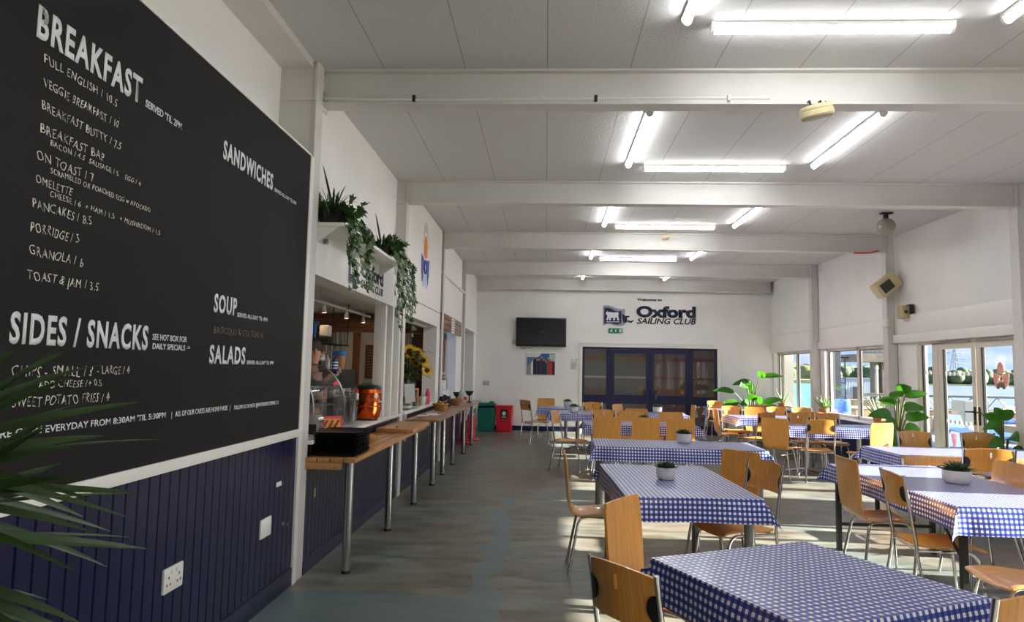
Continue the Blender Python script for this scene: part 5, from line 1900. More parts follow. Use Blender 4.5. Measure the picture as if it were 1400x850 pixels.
for i, (x, y, w, h, a) in enumerate(((-1.62, 9.05, .15, .21, 8), (-1.52, 9.25, .15, .21, -12), (-1.58, 9.52, .15, .21, 4))):
    o = MB().box(-w / 2, w / 2, -h / 2, h / 2, 0, .002).build('leaflet', M_PAPER, None, None, (x, y, ZC2 + .001), (0, 0, R(a)))
    tag(o, ('nearest', 'middle', 'furthest')[i] + ' of the white leaflets lying on the darker counter', 'leaflet', 'leaflets on the counter')
jar_lathe('goblet', 'dark goblet shaped dish at the far end of the darker counter', 'dish', -1.42, 12.75, ZC2, [(0, 0), (.06, 0), (.05, .012), (.014, .03), (.012, .12), (.05, .15), (.085, .215), (.08, .215), (.04, .16), (0, .15)], mat('pewter', (70, 68, 68), .35, .8))
jar_lathe('coffee_pot', 'slim steel flask at the far end of the darker counter, left of the goblet dish', 'flask', -1.55, 12.55, ZC2, [(0, 0), (.05, 0), (.05, .15), (.03, .2), (.03, .23), (0, .235)], M_STEEL)
jar_lathe('goblet', 'short dark goblet dish behind the steel flask', 'dish', -1.66, 12.75, ZC2, [(0, 0), (.05, 0), (.04, .012), (.012, .03), (.012, .09), (.05, .13), (.07, .19), (.06, .19), (0, .13)], mat('pewter', (70, 68, 68), .35, .8))

# ------------------------------------------------------------------ kitchen behind the hatches
t = thing('wall_panelling', 'brown boarded bulkhead on the kitchen end wall', 'panel', (-3.3, 12.49, 2.17))
for k in range(3):
    MB().box(-1.5, 1.14, -.03, 0, .115 * k + .002, .115 * k + .113, .003).build('board', M_PANELW, t, 35)
t = thing('kitchen_door', 'dark wooden door at the back of the kitchen behind the sunflowers', 'door', (-2.28, 12.48, 0))
MB().box(-.20, .11, -.05, 0, 0, 2.16).build('leaf', M_DARKW, t, None)
MB().box(-.14, .06, -.06, -.05, .2, 1.0).build('sunk_panel', mat('darker_wood', (60, 34, 22), .5), t, None)
t = thing('kitchen_door', 'brown wooden door post and dark panel left of the wooden menu board', 'door', (-4.15, 12.48, 0))
MB().box(-.55, -.10, -.05, 0, 0, 2.16).build('leaf', M_DARKW, t, None)
b = MB()
b.box(.58, .70, -.07, 0, 0, 2.16)
b.build('post', M_PANELW, t, None)
b = MB()
for k in range(5):
    b.tube([(-.02 + .1 * k, -.06, 1.2), (-.02 + .1 * k, -.06, 2.16)], .028, 8)
b.build('grey_duct_pipes', M_STEEL, t, 40)
t = thing('wooden_menu', 'dark wooden menu plaque with pale lines on the kitchen end wall', 'menu board', (-3.16, 12.49, 1.32))
MB().box(-.18, .19, -.05, 0, 0, .62, .004).build('board', M_DARKW, t, 35)
b = MB()
for k in range(10):
    b.box(-.14, .10 - .02 * (k % 3), -.053, -.05, .05 + .052 * k, .062 + .052 * k)
    b.box(.12, .16, -.053, -.05, .05 + .052 * k, .062 + .052 * k)
b.build('menu_lines', mat('tan_print', (150, 112, 84), .8), t, None)
# track with spots
t = thing('spot_track', 'white ceiling track with small spots in the kitchen', 'light', (-2.9, 7.4, 2.5))
MB().box(-.02, .02, -.6, 3.6, -.16, -.13, .003).build('track', M_WHITEP, t, 35)
b = MB()
for y in (-.4, 1.2, 3.2):
    b.tube([(0, y, 0.02), (0, y, -.14)], .006, 6)
b.build('drop_rods', M_WHITEP, t, 35)
for y in (1.3, 2.3, 3.2):
    s_ = MB().lathe([(0, 0), (.02, 0), (.035, -.1), (.03, -.1), (0, -.03)], (0, y, -.17), 14).build('spot_head', M_WHITEP, t, 40)
    MB().lathe([(0, 0), (.028, 0)], (0, y, -.262), 12).build('spot_lens', mat('spot_glow', (255, 240, 214), .4, emit=7.0), s_, None)
for i, (x, y) in enumerate(((-3.3, 6.4), (-3.4, 9.0), (-3.4, 11.2))):
    t = thing('downlight', ('nearest', 'middle', 'furthest')[i] + ' round flush light in the kitchen ceiling', 'light', (x, y, 2.52))
    MB().lathe([(.10, 0), (.10, -.02), (.08, -.025), (.08, 0)], (0, 0, 0), 24).build('ring', M_WHITEP, t, 40)
    MB().lathe([(0, -.018), (.08, -.018)], (0, 0, 0), 24).build('lens', mat('kitchen_lamp', (255, 240, 220), .4, emit=16.0), t, None)
# work top, coffee machine, shelf
t = thing('kitchen_worktop', 'dark back worktop run inside the kitchen', 'worktop', (-2.9, 9.5, 0))
MB().box(-.35, .35, -1.6, 2.4, 0, .90, .01).build('carcass', M_STEEL, t, 35)
MB().box(-.38, .38, -1.62, 2.42, .90, .94, .004).build('top', M_BLACKP, t, 35)
t = thing('coffee_machine', 'black and steel coffee machine inside the kitchen', 'coffee machine', (-2.80, 8.55, .941))
MB().box(-.28, .28, -.4, .4, .32, .56, .02).build('body', M_BLACKP, t, 35)
MB().box(-.26, .26, -.38, .38, 0, .07, .01).build('drip_tray', M_STEEL, t, 35)
MB().box(-.28, .05, -.38, .38, .07, .32).build('back', M_STEEL, t, None)
b = MB()
for y in (-.2, .2):
    b.tube([(.17, y, .32), (.17, y, .25)], .035, 12)
    b.tube([(.17, y, .26), (.38, y, .25)], .014, 8)
b.build('portafilter', M_CHROME, t, 40)
TOPZ = .941 + .561
jar_lathe('takeaway_cup', 'tall brown cup with a blue lid on top of the coffee machine', 'cup', -2.72, 8.86, TOPZ, [(0, 0), (.062, 0), (.082, .20), (0, .20)], mat('kraft_cup', (196, 140, 84), .7), 24)
tc_ = bpy.data.objects['takeaway_cup']
MB().lathe([(.084, .17), (.088, .17), (.09, .235), (.07, .245), (0, .245)], (0, 0, 0), 24).build('lid', mat('blue_lid', (40, 130, 214), .4), tc_, 40)
jar_lathe('sauce_bottle', 'small white bottle with orange label beside the blue lidded cup', 'bottle', -2.78, 8.55, TOPZ, [(0, 0), (.032, 0), (.032, .12), (.012, .15), (.012, .18), (0, .18)], M_WHITEP, 14)
t = thing('hand_dispenser', 'white and black dispenser on the coffee machine left of the cup', 'dispenser', (-2.80, 8.28, TOPZ))
MB().box(-.06, .06, -.08, .08, 0, .10, .01).build('base', M_BLACKP, t, 35)
MB().box(-.06, .06, -.075, .075, .10, .19, .02).build('body', M_WHITEP, t, 35)
t = thing('wall_shelf', 'wire shelf hung above the coffee machine in the kitchen', 'shelf', (-3.2, 9.6, 1.86))
b = MB()
for k in range(5):
    b.tube([(-.12 + .06 * k, -1.0, 0), (-.12 + .06 * k, .9, 0)], .007, 6)
for k in range(8):
    b.tube([(-.13, -1.0 + .27 * k, -.004), (.13, -1.0 + .27 * k, -.004)], .005, 5)
b.build('wires', M_BLACK, t, 40)
b = MB()
for y in (-.9, .8):
    b.tube([(-.12, y, 0), (-.12, y, .65)], .008, 6)
    b.tube([(.12, y, 0), (.12, y, .65)], .008, 6)
b.build('hangers', M_BLACK, t, 40)
jar_lathe('spray_bottle', 'white bottle with a blue trigger on the kitchen wire shelf', 'bottle', -3.16, 8.92, 1.868, [(0, 0), (.06, 0), (.065, .16), (.03, .21), (.03, .24), (0, .24)], M_WHITEP, 16)
sb_ = bpy.data.objects['spray_bottle']
b = MB()
b.box(.035, .085, -.03, .03, .03, .25, .008)
b.box(.02, .12, -.02, .02, .22, .26, .006)
b.build('trigger', mat('trigger_blue', (40, 110, 200), .4), sb_, 35)
t = thing('soap_dispenser', 'white and black soap dispenser on the kitchen wire shelf', 'dispenser', (-3.14, 9.52, 1.868))
MB().box(-.07, .07, -.08, .08, 0, .09, .012).build('base', M_BLACKP, t, 35)
MB().box(-.07, .07, -.09, .09, .09, .25, .03).build('body', M_WHITEP, t, 35)
for i in range(3):
    jar_lathe('jar', 'dark glass storage jar on the back worktop', 'jar', -2.62, 10.75 + .22 * i, .941, [(0, 0), (.06, 0), (.07, .03), (.07, .18), (.05, .22), (0, .23)], mat('dark_jar', (50, 42, 36), .3), 16, 'jars on the back worktop')
t = thing('knife_block', 'wooden block with black handled utensils near the menu plaque', 'utensils', (-2.55, 11.6, .941))
MB().box(-.12, .12, -.14, .14, 0, .30, .01).build('block', M_PANELW, t, 35)
b = MB()
for k in range(5):
    b.box(-.09 + .045 * k, -.07 + .045 * k, -.05, -.02, .30, .40 + .02 * (k % 2), .003)
b.build('handles', M_BLACKP, t, 35)


# the person working in the kitchen
def skin(name, verts, edges, radii, m, parent, sub=2):
    me = bpy.data.meshes.new(name)
    me.from_pydata([Vector(v) for v in verts], edges, [])
    o = bpy.data.objects.new(name, me)
    COL.objects.link(o)
    sk = o.modifiers.new('skin', 'SKIN')
    sk.use_smooth_shade = True
    for i, r_ in enumerate(radii):
        d = me.skin_vertices[0].data[i]
        d.radius = r_ if isinstance(r_, tuple) else (r_, r_)
        d.use_root = (i == 0)
    ss = o.modifiers.new('subdivision', 'SUBSURF')
    ss.levels = sub
    ss.render_levels = sub
    bpy.context.view_layer.update()
    m2 = bpy.data.meshes.new_from_object(o.evaluated_get(bpy.context.evaluated_depsgraph_get()))
    bpy.data.objects.remove(o)
    m2.name = name
    m2.materials.clear()
    m2.materials.append(m)
    o = bpy.data.objects.new(name, m2)
    COL.objects.link(o)
    o.parent = parent
    return o


pr = thing('person', 'person in a dark top behind the serving hatch holding a blue patterned can', 'person', (-2.50, 7.15, 0), R(35))
M_SKIN = mat('skin', (206, 152, 124), .5)
# faces +x; joints in metres
V = [(0, 0, .98), (0.0, 0, 1.15), (.01, 0, 1.32), (.0, 0, 1.45), (.01, 0, 1.52), (.02, 0, 1.58), (.03, 0, 1.66), (.03, 0, 1.75),
     (0, .10, .92), (.02, .11, .50), (-.01, .11, .08), (.13, .12, .03),
     (0, -.10, .92), (.02, -.11, .50), (-.01, -.11, .08), (.13, -.12, .03),
     (0, .18, 1.43), (.03, .24, 1.18), (.20, .17, 1.36),
     (0, -.18, 1.43), (.05, -.23, 1.17), (.24, -.10, 1.40)]
E_ = [(0, 1), (1, 2), (2, 3), (3, 4), (4, 5), (5, 6), (6, 7), (0, 8), (8, 9), (9, 10), (10, 11), (0, 12), (12, 13), (13, 14), (14, 15), (3, 16), (16, 17), (17, 18), (3, 19), (19, 20), (20, 21)]
RR = [(.12, .15), (.11, .14), (.12, .16), (.09, .12), .058, .056, (.092, .078), (.075, .068), .085, .06, .042, .036, .085, .06, .042, .036, .06, .045, .032, .06, .045, .032]
body = skin('body', V, E_, RR, M_SKIN, pr)
b = MB()
for s, wx, wy, wz in ((1, .20, .17, 1.36), (-1, .24, -.10, 1.40)):
    up = Vector((.55, -.2 * s, .8)).normalized()
    side = Vector((.3, -s, 0)).normalized()
    fw = up.cross(side).normalized()
    base = Vector((wx, wy, wz))
    hv, he, hr = [base, base + up * .045, base + up * .085], [(0, 1), (1, 2)], [.027, (.036, .022), (.034, .018)]
    for k in range(4):
        root = base + up * .085 + side * (-.027 + .018 * k)
        L = (.062, .072, .068, .054)[k]
        i0 = len(hv)
        hv += [root + up * .012, root + up * (L * .45) + fw * .010, root + up * (L * .7) + fw * .034, root + up * (L * .62) + fw * .056]
        he += [(2, i0), (i0, i0 + 1), (i0 + 1, i0 + 2), (i0 + 2, i0 + 3)]
        hr += [.0095, .009, .0085, .0075]
    i0 = len(hv)
    th = base + up * .03 + side * -.03
    hv += [th, th - side * .022 + up * .03 + fw * .012, th - side * .02 + up * .055 + fw * .03]
    he += [(1, i0), (i0, i0 + 1), (i0 + 1, i0 + 2)]
    hr += [.012, .010, .008]
    skin('hand', hv, he, hr, M_SKIN, pr, 1)
TV = [(0, 0, 1.0), (0, 0, 1.16), (.01, 0, 1.33), (0, 0, 1.45), (0, .17, 1.435), (.015, .215, 1.30), (0, -.17, 1.435), (.025, -.215, 1.30)]
skin('top', TV, [(0, 1), (1, 2), (2, 3), (3, 4), (4, 5), (3, 6), (6, 7)], [(.135, .17), (.125, .155), (.135, .175), (.10, .13), .075, .06, .075, .06], mat('navy_top', (34, 36, 48), .8), pr)
TR = [(0, 0, 1.02), (0, .10, .92), (.02, .11, .5), (-.01, .11, .1), (0, -.10, .92), (.02, -.11, .5), (-.01, -.11, .1)]
skin('trousers', TR, [(0, 1), (1, 2), (2, 3), (0, 4), (4, 5), (5, 6)], [(.135, .165), .10, .075, .06, .10, .075, .06], mat('black_trousers', (24, 24, 28), .85), pr)
for s in (-1, 1):
    taper(MB(), .27, .095, .20, .085, 0, .085).build('shoe', M_BLACKP, pr, 50, (.06, s * .115, .001))
b = MB()
b.lathe([(0.0, .125)] + [(.098 * math.sin(PI * i / 14), .02 + .105 * math.cos(PI * i / 14)) for i in range(1, 9)] + [(.092, -.02)], (.005, 0, 1.72), 24)
b.lathe([(0, .05), (.04, .035), (.05, 0), (.035, -.06), (.0, -.13)], (-.10, 0, 1.70), 14)
b.build('hair', mat('brown_hair', (62, 40, 28), .6), pr, 60)
b = MB()
for y in (-.03, .03):
    b.lathe([(0, .011), (.011, 0), (0, -.011)], (.112, y, 1.70), 10)
b.build('eyes', mat('eye_dark', (40, 32, 28), .3), pr, 40)
b = MB()
b.tube([(.105, 0, 1.715), (.135, 0, 1.68), (.115, 0, 1.672)], [.010, .016, .012], 8)
b.build('nose', M_SKIN, pr, 60)
b = MB()
b.tube([(.108, -.024, 1.645), (.116, 0, 1.643), (.108, .024, 1.645)], [.004, .007, .004], 8)
b.build('mouth', mat('lips', (170, 98, 88), .5), pr, 60)
b = MB()
for s in (-1, 1):
    b.tube([(.02, s * .083, 1.72), (.015, s * .092, 1.70), (.02, s * .085, 1.665)], [.012, .016, .01], 8)
b.build('ears', M_SKIN, pr, 60)
can = thing('drinks_can', 'blue and white patterned can held up by the person in the kitchen', 'can', (-2.27, 7.24, 1.485))
MB().lathe([(0, 0), (.026, 0), (.033, .01), (.033, .125), (.028, .135), (0, .135)], (0, 0, 0), 20).build('body', mat('can_blue', (40, 80, 150), .35, metal=.3), can, 40)
b = MB()
for z in (.03, .06, .09):
    b.lathe([(.0333, z), (.0337, z + .006), (.0333, z + .012)], (0, 0, 0), 20)
b.build('bands', M_PAINTL, can, 40)

# ------------------------------------------------------------------ shelf over the hatch with trailing plants
t = thing('wall_shelf', 'white shelf along the top of the fascia above the serving hatch', 'shelf', (-1.88, 5.08, 2.62))
MB().box(0, .31, 0, 2.05, 0, .028, .003).build('board', M_TRIM, t, 35)
for y in (.02, .95, 1.99):
    MB().prism([(.102, y, 0), (.27, y, 0), (.102, y, -.12)], (0, .02, 0)).build('bracket', M_TRIM, t, None)
jar_lathe('door_stop', 'small round metal stud on the fascia under the shelf', 'stud', XL + .001, 5.26, 2.53, [(0, 0), (.022, 0), (.02, .02), (.028, .03), (0, .034)], M_STEEL, 14)
bpy.data.objects['door_stop'].rotation_euler = (0, PI / 2, 0)


def ivy_leaf(b, p, d, s):
    d = Vector(d).normalized()
    side = d.cross(Vector((1, 0, 0)))
    side = side.normalized() if side.length > .1 else Vector((0, 1, 0))
    nrm = side.cross(d)
    out = [(0, 0), (.22, .1), (.5, .05), (.36, .35), (.48, .6), (.2, .55), (0, 1.0), (-.2, .55), (-.48, .6), (-.36, .35), (-.5, .05), (-.22, .1)]
    c = b.bm.verts.new(Vector(p) + d * s * .4 + nrm * s * .06)
    vs = [b.bm.verts.new(Vector(p) + side * (x * s) + d * (y * s) - nrm * abs(x) * s * .15) for x, y in out]
    for i in range(len(vs)):
        b.bm.faces.new((c, vs[i], vs[(i + 1) % len(vs)]))


def trailing(label, y, seed, spikes, drop, spread, pale):
    rn = random.Random(seed)
    t = thing('trailing_plant', label, 'plant', (-1.73, y, 2.649))
    taper(MB(), .15, .15, .20, .20, 0, .15).build('pot', mat('dark_pot', (34, 32, 32), .6), t, 35)
    b = MB()
    for i in range(spikes):
        a = rn.uniform(0, 6.28)
        el = rn.uniform(.5, 1.4)
        b.leaf((.03 * math.cos(a), .03 * math.sin(a), .13), (math.cos(a) * math.cos(el), math.sin(a) * math.cos(el), math.sin(el)), (0, 0, 1), rn.uniform(.2, .34), .018, bend=.35, n=5, fold=.3)
    for a, l in ((-2.2, .46), (1.2, .46), (1.9, .42)):
        b.leaf((0, 0, .13), (.25 * math.cos(a) + .15, math.sin(a) * .8, .75), (0, 0, 1), l, .02, bend=.35 if a > 0 else .1, n=6, fold=.3)
    b.build('spiky_leaves', M_PALM, t, 'leaf')
    b = MB()
    st = MB()
    for i in range(110):
        a = rn.uniform(0, 6.28)
        r_ = rn.uniform(.03, .19)
        p = Vector((r_ * math.cos(a) + .03, r_ * math.sin(a) * 1.3 + .04, .13 + rn.uniform(-.03, .08)))
        ivy_leaf(b, p, (math.cos(a) * .6 + .3, math.sin(a), rn.uniform(-.9, .3)), rn.uniform(.07, .11))
    pb = MB()
    for i in range(spread[0]):
        y0 = rn.uniform(spread[1], spread[2])
        ln = drop * rn.uniform(.45, 1.0)
        pts = []
        x0 = .12
        for k in range(12):
            f = k / 11
            pts.append(Vector((.06 + .13 * min(1, f * 4) + .015 * math.sin(k * 1.3 + i), y0 * min(1, .25 + f * 2.2) + .02 * math.sin(k + i * 2), .13 - ln * max(0, f - .1))))
        isp = pale and i < pale
        (pb if False else st).tube(pts, .0022, 5)
        for k in range(1, 12):
            for q in range(3 if not isp else 5):
                p = pts[k] + Vector((rn.uniform(-.01, .02), rn.uniform(-.03, .03), rn.uniform(-.03, .03)))
                d = Vector((.5 + rn.uniform(-.2, .3), rn.uniform(-1, 1), rn.uniform(-1.2, -.2)))
                if isp:
                    pb.leaf(p, d, (1, 0, 0), rn.uniform(.02, .03), .014, n=2)
                elif rn.random() < .75:
                    ivy_leaf(b, p, d, rn.uniform(.055, .105) * (1 - .3 * k / 11))
    b.build('ivy_leaves', M_IVY, t, 'leaf')
    st.build('vines', M_STEM, t, 50)
    if pale:
        pb.build('pale_string_leaves', M_IVYL, t, 'leaf')
    else:
        pb.bm.free()
    return t


trailing('trailing ivy in a dark pot on the near end of the shelf over the hatch', 5.30, 3, 18, .74, (11, -.28, .48), 1)
trailing('trailing ivy on the far end of the shelf over the hatch, beside the sun logo', 6.92, 8, 30, .98, (14, -.12, .80), 3)


# ------------------------------------------------------------------ plants by the windows
def aloe(label, x, y, z, r, h, L, n, seed, m=M_ALOE):
    rn = random.Random(seed)
    t = thing('potted_aloe', label, 'plant', (x, y, z), 0, 'terracotta pots on the window sills')
    p = MB().lathe([(0, 0), (r * .72, 0), (r * .92, h * .78), (r, h * .78), (r, h), (r * .88, h), (r * .86, h * .85), (0, h * .85)], (0, 0, 0), 24).build('pot', M_TERRA, t, 35)
    b = MB()
    for i in range(n):
        a = i * 2.4
        el = rn.uniform(.7, 1.45)
        d = Vector((math.cos(a) * math.cos(el), math.sin(a) * math.cos(el), math.sin(el)))
        l = L * rn.uniform(.7, 1.05)
        q = Vector((.015 * math.cos(a), .015 * math.sin(a), h * .85))
        b.tube([q, q + d * l * .35, q + d * l * .7 + Vector((0, 0, -.02 * l)) * math.cos(el), q + d * l], [.014, .013, .008, .0015], 6)
    b.build('leaves', m, t, 50)
    return t


aloe('slim cactus like plant in a terracotta pot on the far window sill', 5.66, 16.62, .757, .10, .12, .42, 6, 2, M_SUCC)
aloe('spiky grey green aloe in a terracotta pot between the two windows', 5.615, 14.10, .757, .10, .12, .30, 22, 5)
aloe('pale upright aloe in a terracotta pot on the near end of the second window sill', 5.665, 11.95, .757, .095, .11, .42, 13, 9)


def big_plant(name, label, x, y, pot, leaves, m, stemr=.012, potm=M_WHITEP, group=None):
    t = thing(name, label, 'plant', (x, y, 0), 0, group)
    r, h = pot
    MB().lathe([(0, 0), (r * .75, 0), (r, h), (r * .9, h), (r * .88, h * .9), (0, h * .9)], (0, 0, 0), 28).build('pot', potm, t, 35)
    MB().lathe([(0, h * .92), (r * .88, h * .91)], (0, 0, 0), 18).build('soil', M_SOIL, t, None)
    st = MB()
    for (bx, by, bz), d, L, W, bend in leaves:
        st.tube(smooth_path([(0, 0, h * .9), (bx * .35, by * .35, h + (bz - h) * .55), (bx, by, bz)], 3), [stemr] * 7, 6) if True else None
    st.build('stems', M_STEM, t, 50)
    for (bx, by, bz), d, L, W, bend in leaves:
        b = MB()
        b.leaf((bx, by, bz), d, (-.25, -.8, .55), L, W * .86, bend=bend, n=8, fold=.22, shape=lambda q: math.sin(PI * min(1, q ** .75)) ** .7)
        b.build('leaf', m, t, 'leaf')
    return t


# crane-flower plant in the far corner: leaf bases, directions
BP = [((-.45, -.1, 1.22), (-1, -.1, .45), .62, .17, .35), ((-.12, -.05, 1.38), (-.6, -.6, .35), .40, .24, .4), ((.02, 0, 1.45), (-.9, -.2, .25), .55, .20, .35), ((.26, -.05, 1.62), (.75, -.3, .12), .50, .16, .12),
      ((.22, 0, 1.60), (.15, -.5, .6), .36, .25, .5), ((-.35, -.15, .98), (-1, -.2, .3), .62, .2, .5), ((-.3, -.25, .86), (-1, -.3, .1), .58, .22, .3), ((.25, -.1, .98), (.9, -.2, .5), .55, .19, .25),
      ((.25, -.2, .92), (.9, -.4, .2), .48, .16, .4), ((-.05, -.2, 1.05), (-.1, -.6, .8), .42, .26, .4), ((.1, -.2, 1.0), (.1, -.8, .7), .42, .22, .4), ((.35, 0, .9), (.7, -.3, .1), .5, .14, .6),
      ((-.1, -.1, .95), (-.6, -.5, .5), .45, .22, .5), ((0, .1, 1.2), (0, -.2, 1), .40, .2, .2), ((.02, -.2, .8), (-.3, -1, .1), .45, .2, .4)]
BP = [((a * .9, b_, c - .13), d, L * .95, W * 1.05, bd) for (a, b_, c), d, L, W, bd in BP]
big_plant('crane_flower_plant', 'big leafy plant with paddle leaves in a white pot in the far right corner', 4.86, 16.40, (.22, .42), BP, M_LEAF)
FL = [((-.10, -.06, .95), (-1, -.1, .55), .42, .22, .45), ((.0, 0, 1.22), (-.2, -.4, .7), .34, .25, .5), ((.05, 0, 1.3), (.3, -.3, .75), .30, .22, .5), ((.12, .0, 1.25), (1, -.1, .35), .34, .17, .15),
      ((.08, -.05, 1.05), (.6, -.5, .6), .36, .22, .5), ((.10, -.05, .92), (.8, -.4, .55), .36, .22, .4), ((-.05, -.1, .85), (-.8, -.4, .3), .34, .22, .5), ((-.06, -.1, .72), (-.8, -.5, .1), .32, .22, .5),
      ((.05, -.1, .78), (.4, -.8, .4), .34, .2, .5), ((0, .05, 1.12), (-.6, .3, .6), .3, .2, .4), ((-.05, -.1, .6), (-.5, -.8, 0), .32, .22, .5), ((.08, -.08, .6), (.7, -.6, .1), .3, .2, .5)]
big_plant('fiddle_leaf_plant', 'fiddle leaf plant in a white pot left of the terrace doors', 5.22, 10.45, (.19, .34), FL, M_LEAF)
FL2 = [((-.06, -.05, .98), (-1, -.3, .45), .28, .15, .5), ((-.06, -.1, .80), (-1, -.5, .35), .30, .17, .45), ((0, 0, 1.05), (-.4, -.2, .8), .28, .14, .3), ((.0, -.02, 1.05), (.05, -.4, .8), .30, .17, .4), ((-.02, 0, .9), (-.6, -.5, .6), .28, .16, .4),
       ((0, -.1, .85), (-.2, -.9, .5), .32, .22, .5), ((.02, -.1, .7), (.05, -.9, .3), .28, .2, .5), ((-.06, -.1, .6), (-.6, -.8, .2), .32, .2, .5), ((0, 0, .6), (-.5, -.8, .1), .28, .18, .4), ((0, 0, 1.0), (-.7, .1, .7), .30, .16, .3)]
big_plant('fiddle_leaf_plant', 'bright leafy plant cut by the right edge in front of the terrace doors', 5.42, 8.42, (.10, .30), FL2, M_LEAF)
# low striped plant behind the long table
aa = thing('potted_aloe', 'low dark spiky plant in a tall white pot at the right edge', 'plant', (4.42, 6.25, 0))
taper(MB(), .20, .20, .26, .26, 0, .45).build('pot', M_WHITEP, aa, 35)
rosette(26, .22, .05, 4, M_ALOE, 'rosette', aa, .45)

# palm in the near left corner, mostly out of frame
pl = thing('potted_palm', 'dark lance leaved palm at the bottom left corner in front of the chalkboard', 'plant', (-1.36, 1.40, 0))
MB().lathe([(0, 0), (.15, 0), (.19, .30), (.17, .30), (.165, .27), (0, .27)], (0, 0, 0), 28).build('pot', mat('dark_pot', (34, 32, 32), .6), pl, 35)
MB().tube([(0, 0, .26), (.01, .01, .6), (0, 0, 1.1), (.01, 0, 1.40)], [.03, .026, .022, .016], 10).build('trunk', mat('palm_trunk', (110, 92, 66), .9, bump=.5), pl, 50)
# (height on trunk, azimuth deg, elevation deg, length, width, droop)
PL = [(1.36, 40, 42, .42, .035, .1), (1.38, 62, 30, .50, .034, .15), (1.34, 30, 20, .50, .05, .1), (1.30, 48, 12, .56, .022, .12), (1.34, 15, 34, .40, .045, .1),
      (1.26, 20, 4, .50, .045, .1), (1.22, 55, 2, .55, .018, .08), (1.18, 35, -8, .52, .055, .05), (1.16, 60, -4, .54, .022, .1), (1.12, 10, -14, .42, .05, .1),
      (1.10, 70, -20, .46, .03, .2), (1.05, 30, -25, .42, .05, .1), (1.30, 120, 30, .45, .04, .2), (1.30, -30, 30, .45, .045, .2), (1.2, 170, 10, .40, .04, .2), (1.25, 250, 20, .42, .045, .2),
      (1.38, 80, 55, .40, .03, .15), (1.40, -10, 60, .38, .04, .15), (1.15, -20, -5, .45, .05, .2), (1.02, 45, -38, .36, .04, .1), (1.36, 25, 52, .36, .04, .1)]
rn = random.Random(77)
PL += [(1.05 + .33 * rn.random(), rn.uniform(-15, 85), rn.uniform(-30, 60), rn.uniform(.34, .52), rn.uniform(.03, .06), rn.uniform(.05, .2)) for _ in range(26)]
for h, az, el, L, W, bd in PL:
    d = Vector((math.cos(R(el)) * math.cos(R(az)), math.cos(R(el)) * math.sin(R(az)), math.sin(R(el))))
    b = MB()
    b.leaf((0, 0, h), d, (.3, -.75, .6), L * .92, W * .8, bend=bd, n=8, fold=.3, shape=lambda q: max(0.02, (1 - q) ** .6 * min(1, .35 + 3 * q)))
    b.build('leaf', M_PALM, pl, 'leaf')
b = MB()
for az, el, L, W in ((30, 84, .34, .03), (70, 78, .36, .03), (10, 74, .30, .03), (140, 70, .34, .04), (100, 70, .36, .04)):
    d = Vector((math.cos(R(el)) * math.cos(R(az)), math.cos(R(el)) * math.sin(R(az)), math.sin(R(el))))
    b.leaf((.06 * math.cos(R(az)), .06 * math.sin(R(az)), .28), d, (.3, -.9, .1), L, W, bend=.05, n=7, fold=.3, shape=lambda q: max(0.02, (1 - q) ** .6 * min(1, .35 + 3 * q)))
b.build('base_shoots', M_PALM, pl, 'leaf')

# ------------------------------------------------------------------ outside
struct('terrace_deck', MB().box(5.95, 12.4, -4, 26, -.22, -.10), M_DECK)
struct('shore_ground', MB().box(12.4, 16, -40, 17.5, -2.4, -.6), mat('mud_ground', (122, 114, 98), .9, var=.2, vscale=.6))
struct('pontoon_deck', MB().box(12.4, 21, 18.0, 22.6, -2.4, .30), mat('pontoon_planks', (128, 122, 110), .8, var=.2, vscale=2))
M_WATER = mat('river_water', (112, 122, 130), .3, bump=.8, bscale=.9)
struct('river_water', MB().box(-300, 900, 26, 331, -2.5, -2.05), M_WATER)
struct('grass_field', MB().box(12, 27, 62, 120, -2.5, 1.10), mat('grass_bank', (132, 136, 96), .95, var=.25, vscale=.6))
struct('far_bank_ground', MB().box(-300, 900, 331, 430, -2.6, -1.5), mat('far_bank_green', (96, 112, 78), .95, var=.2, vscale=.05))
M_TREE = mat('far_foliage', (88, 104, 76), .95, var=.35, vscale=.5)
rn = random.Random(21)


def crown(b, x, y, z0, r_, top, n=9):
    h_ = top - z0
    prof = [(0, 0)] + [(r_ * math.sin(PI * k / 7) ** .7 * rn.uniform(.85, 1.1), h_ * (1 - math.cos(PI * k / 7)) / 2) for k in range(1, 7)] + [(0, h_)]
    b.lathe(prof, (x, y, z0), n)


b = MB()
for i in range(170):
    x = 95 + 220 * i / 170 + rn.uniform(-1.5, 1.5)
    y = rn.uniform(336, 360)
    f = max(0, min(1, (x - 190) / 40))
    crown(b, x, y, -1.6, rn.uniform(2.6, 4.6), rn.uniform(4.6, 7.8) - 1.3 * f)
tag(b.build('tree_line', M_TREE, None, 80), 'distant line of dark green woodland on the far bank of the river', 'trees', None, 'stuff')
b = MB()
for i in range(60):
    x = 22 + 19 * rn.random()
    y = 92 + 18 * rn.random()
    crown(b, x, y, 1.0 if x < 26.9 else -2.0, rn.uniform(.9, 1.8), rn.uniform(2.3, 3.3))
tag(b.build('tree_line', mat('near_foliage', (112, 120, 74), .95, var=.4, vscale=.8), None, 80), 'olive green trees beyond the field, through the far window', 'trees', None, 'stuff')

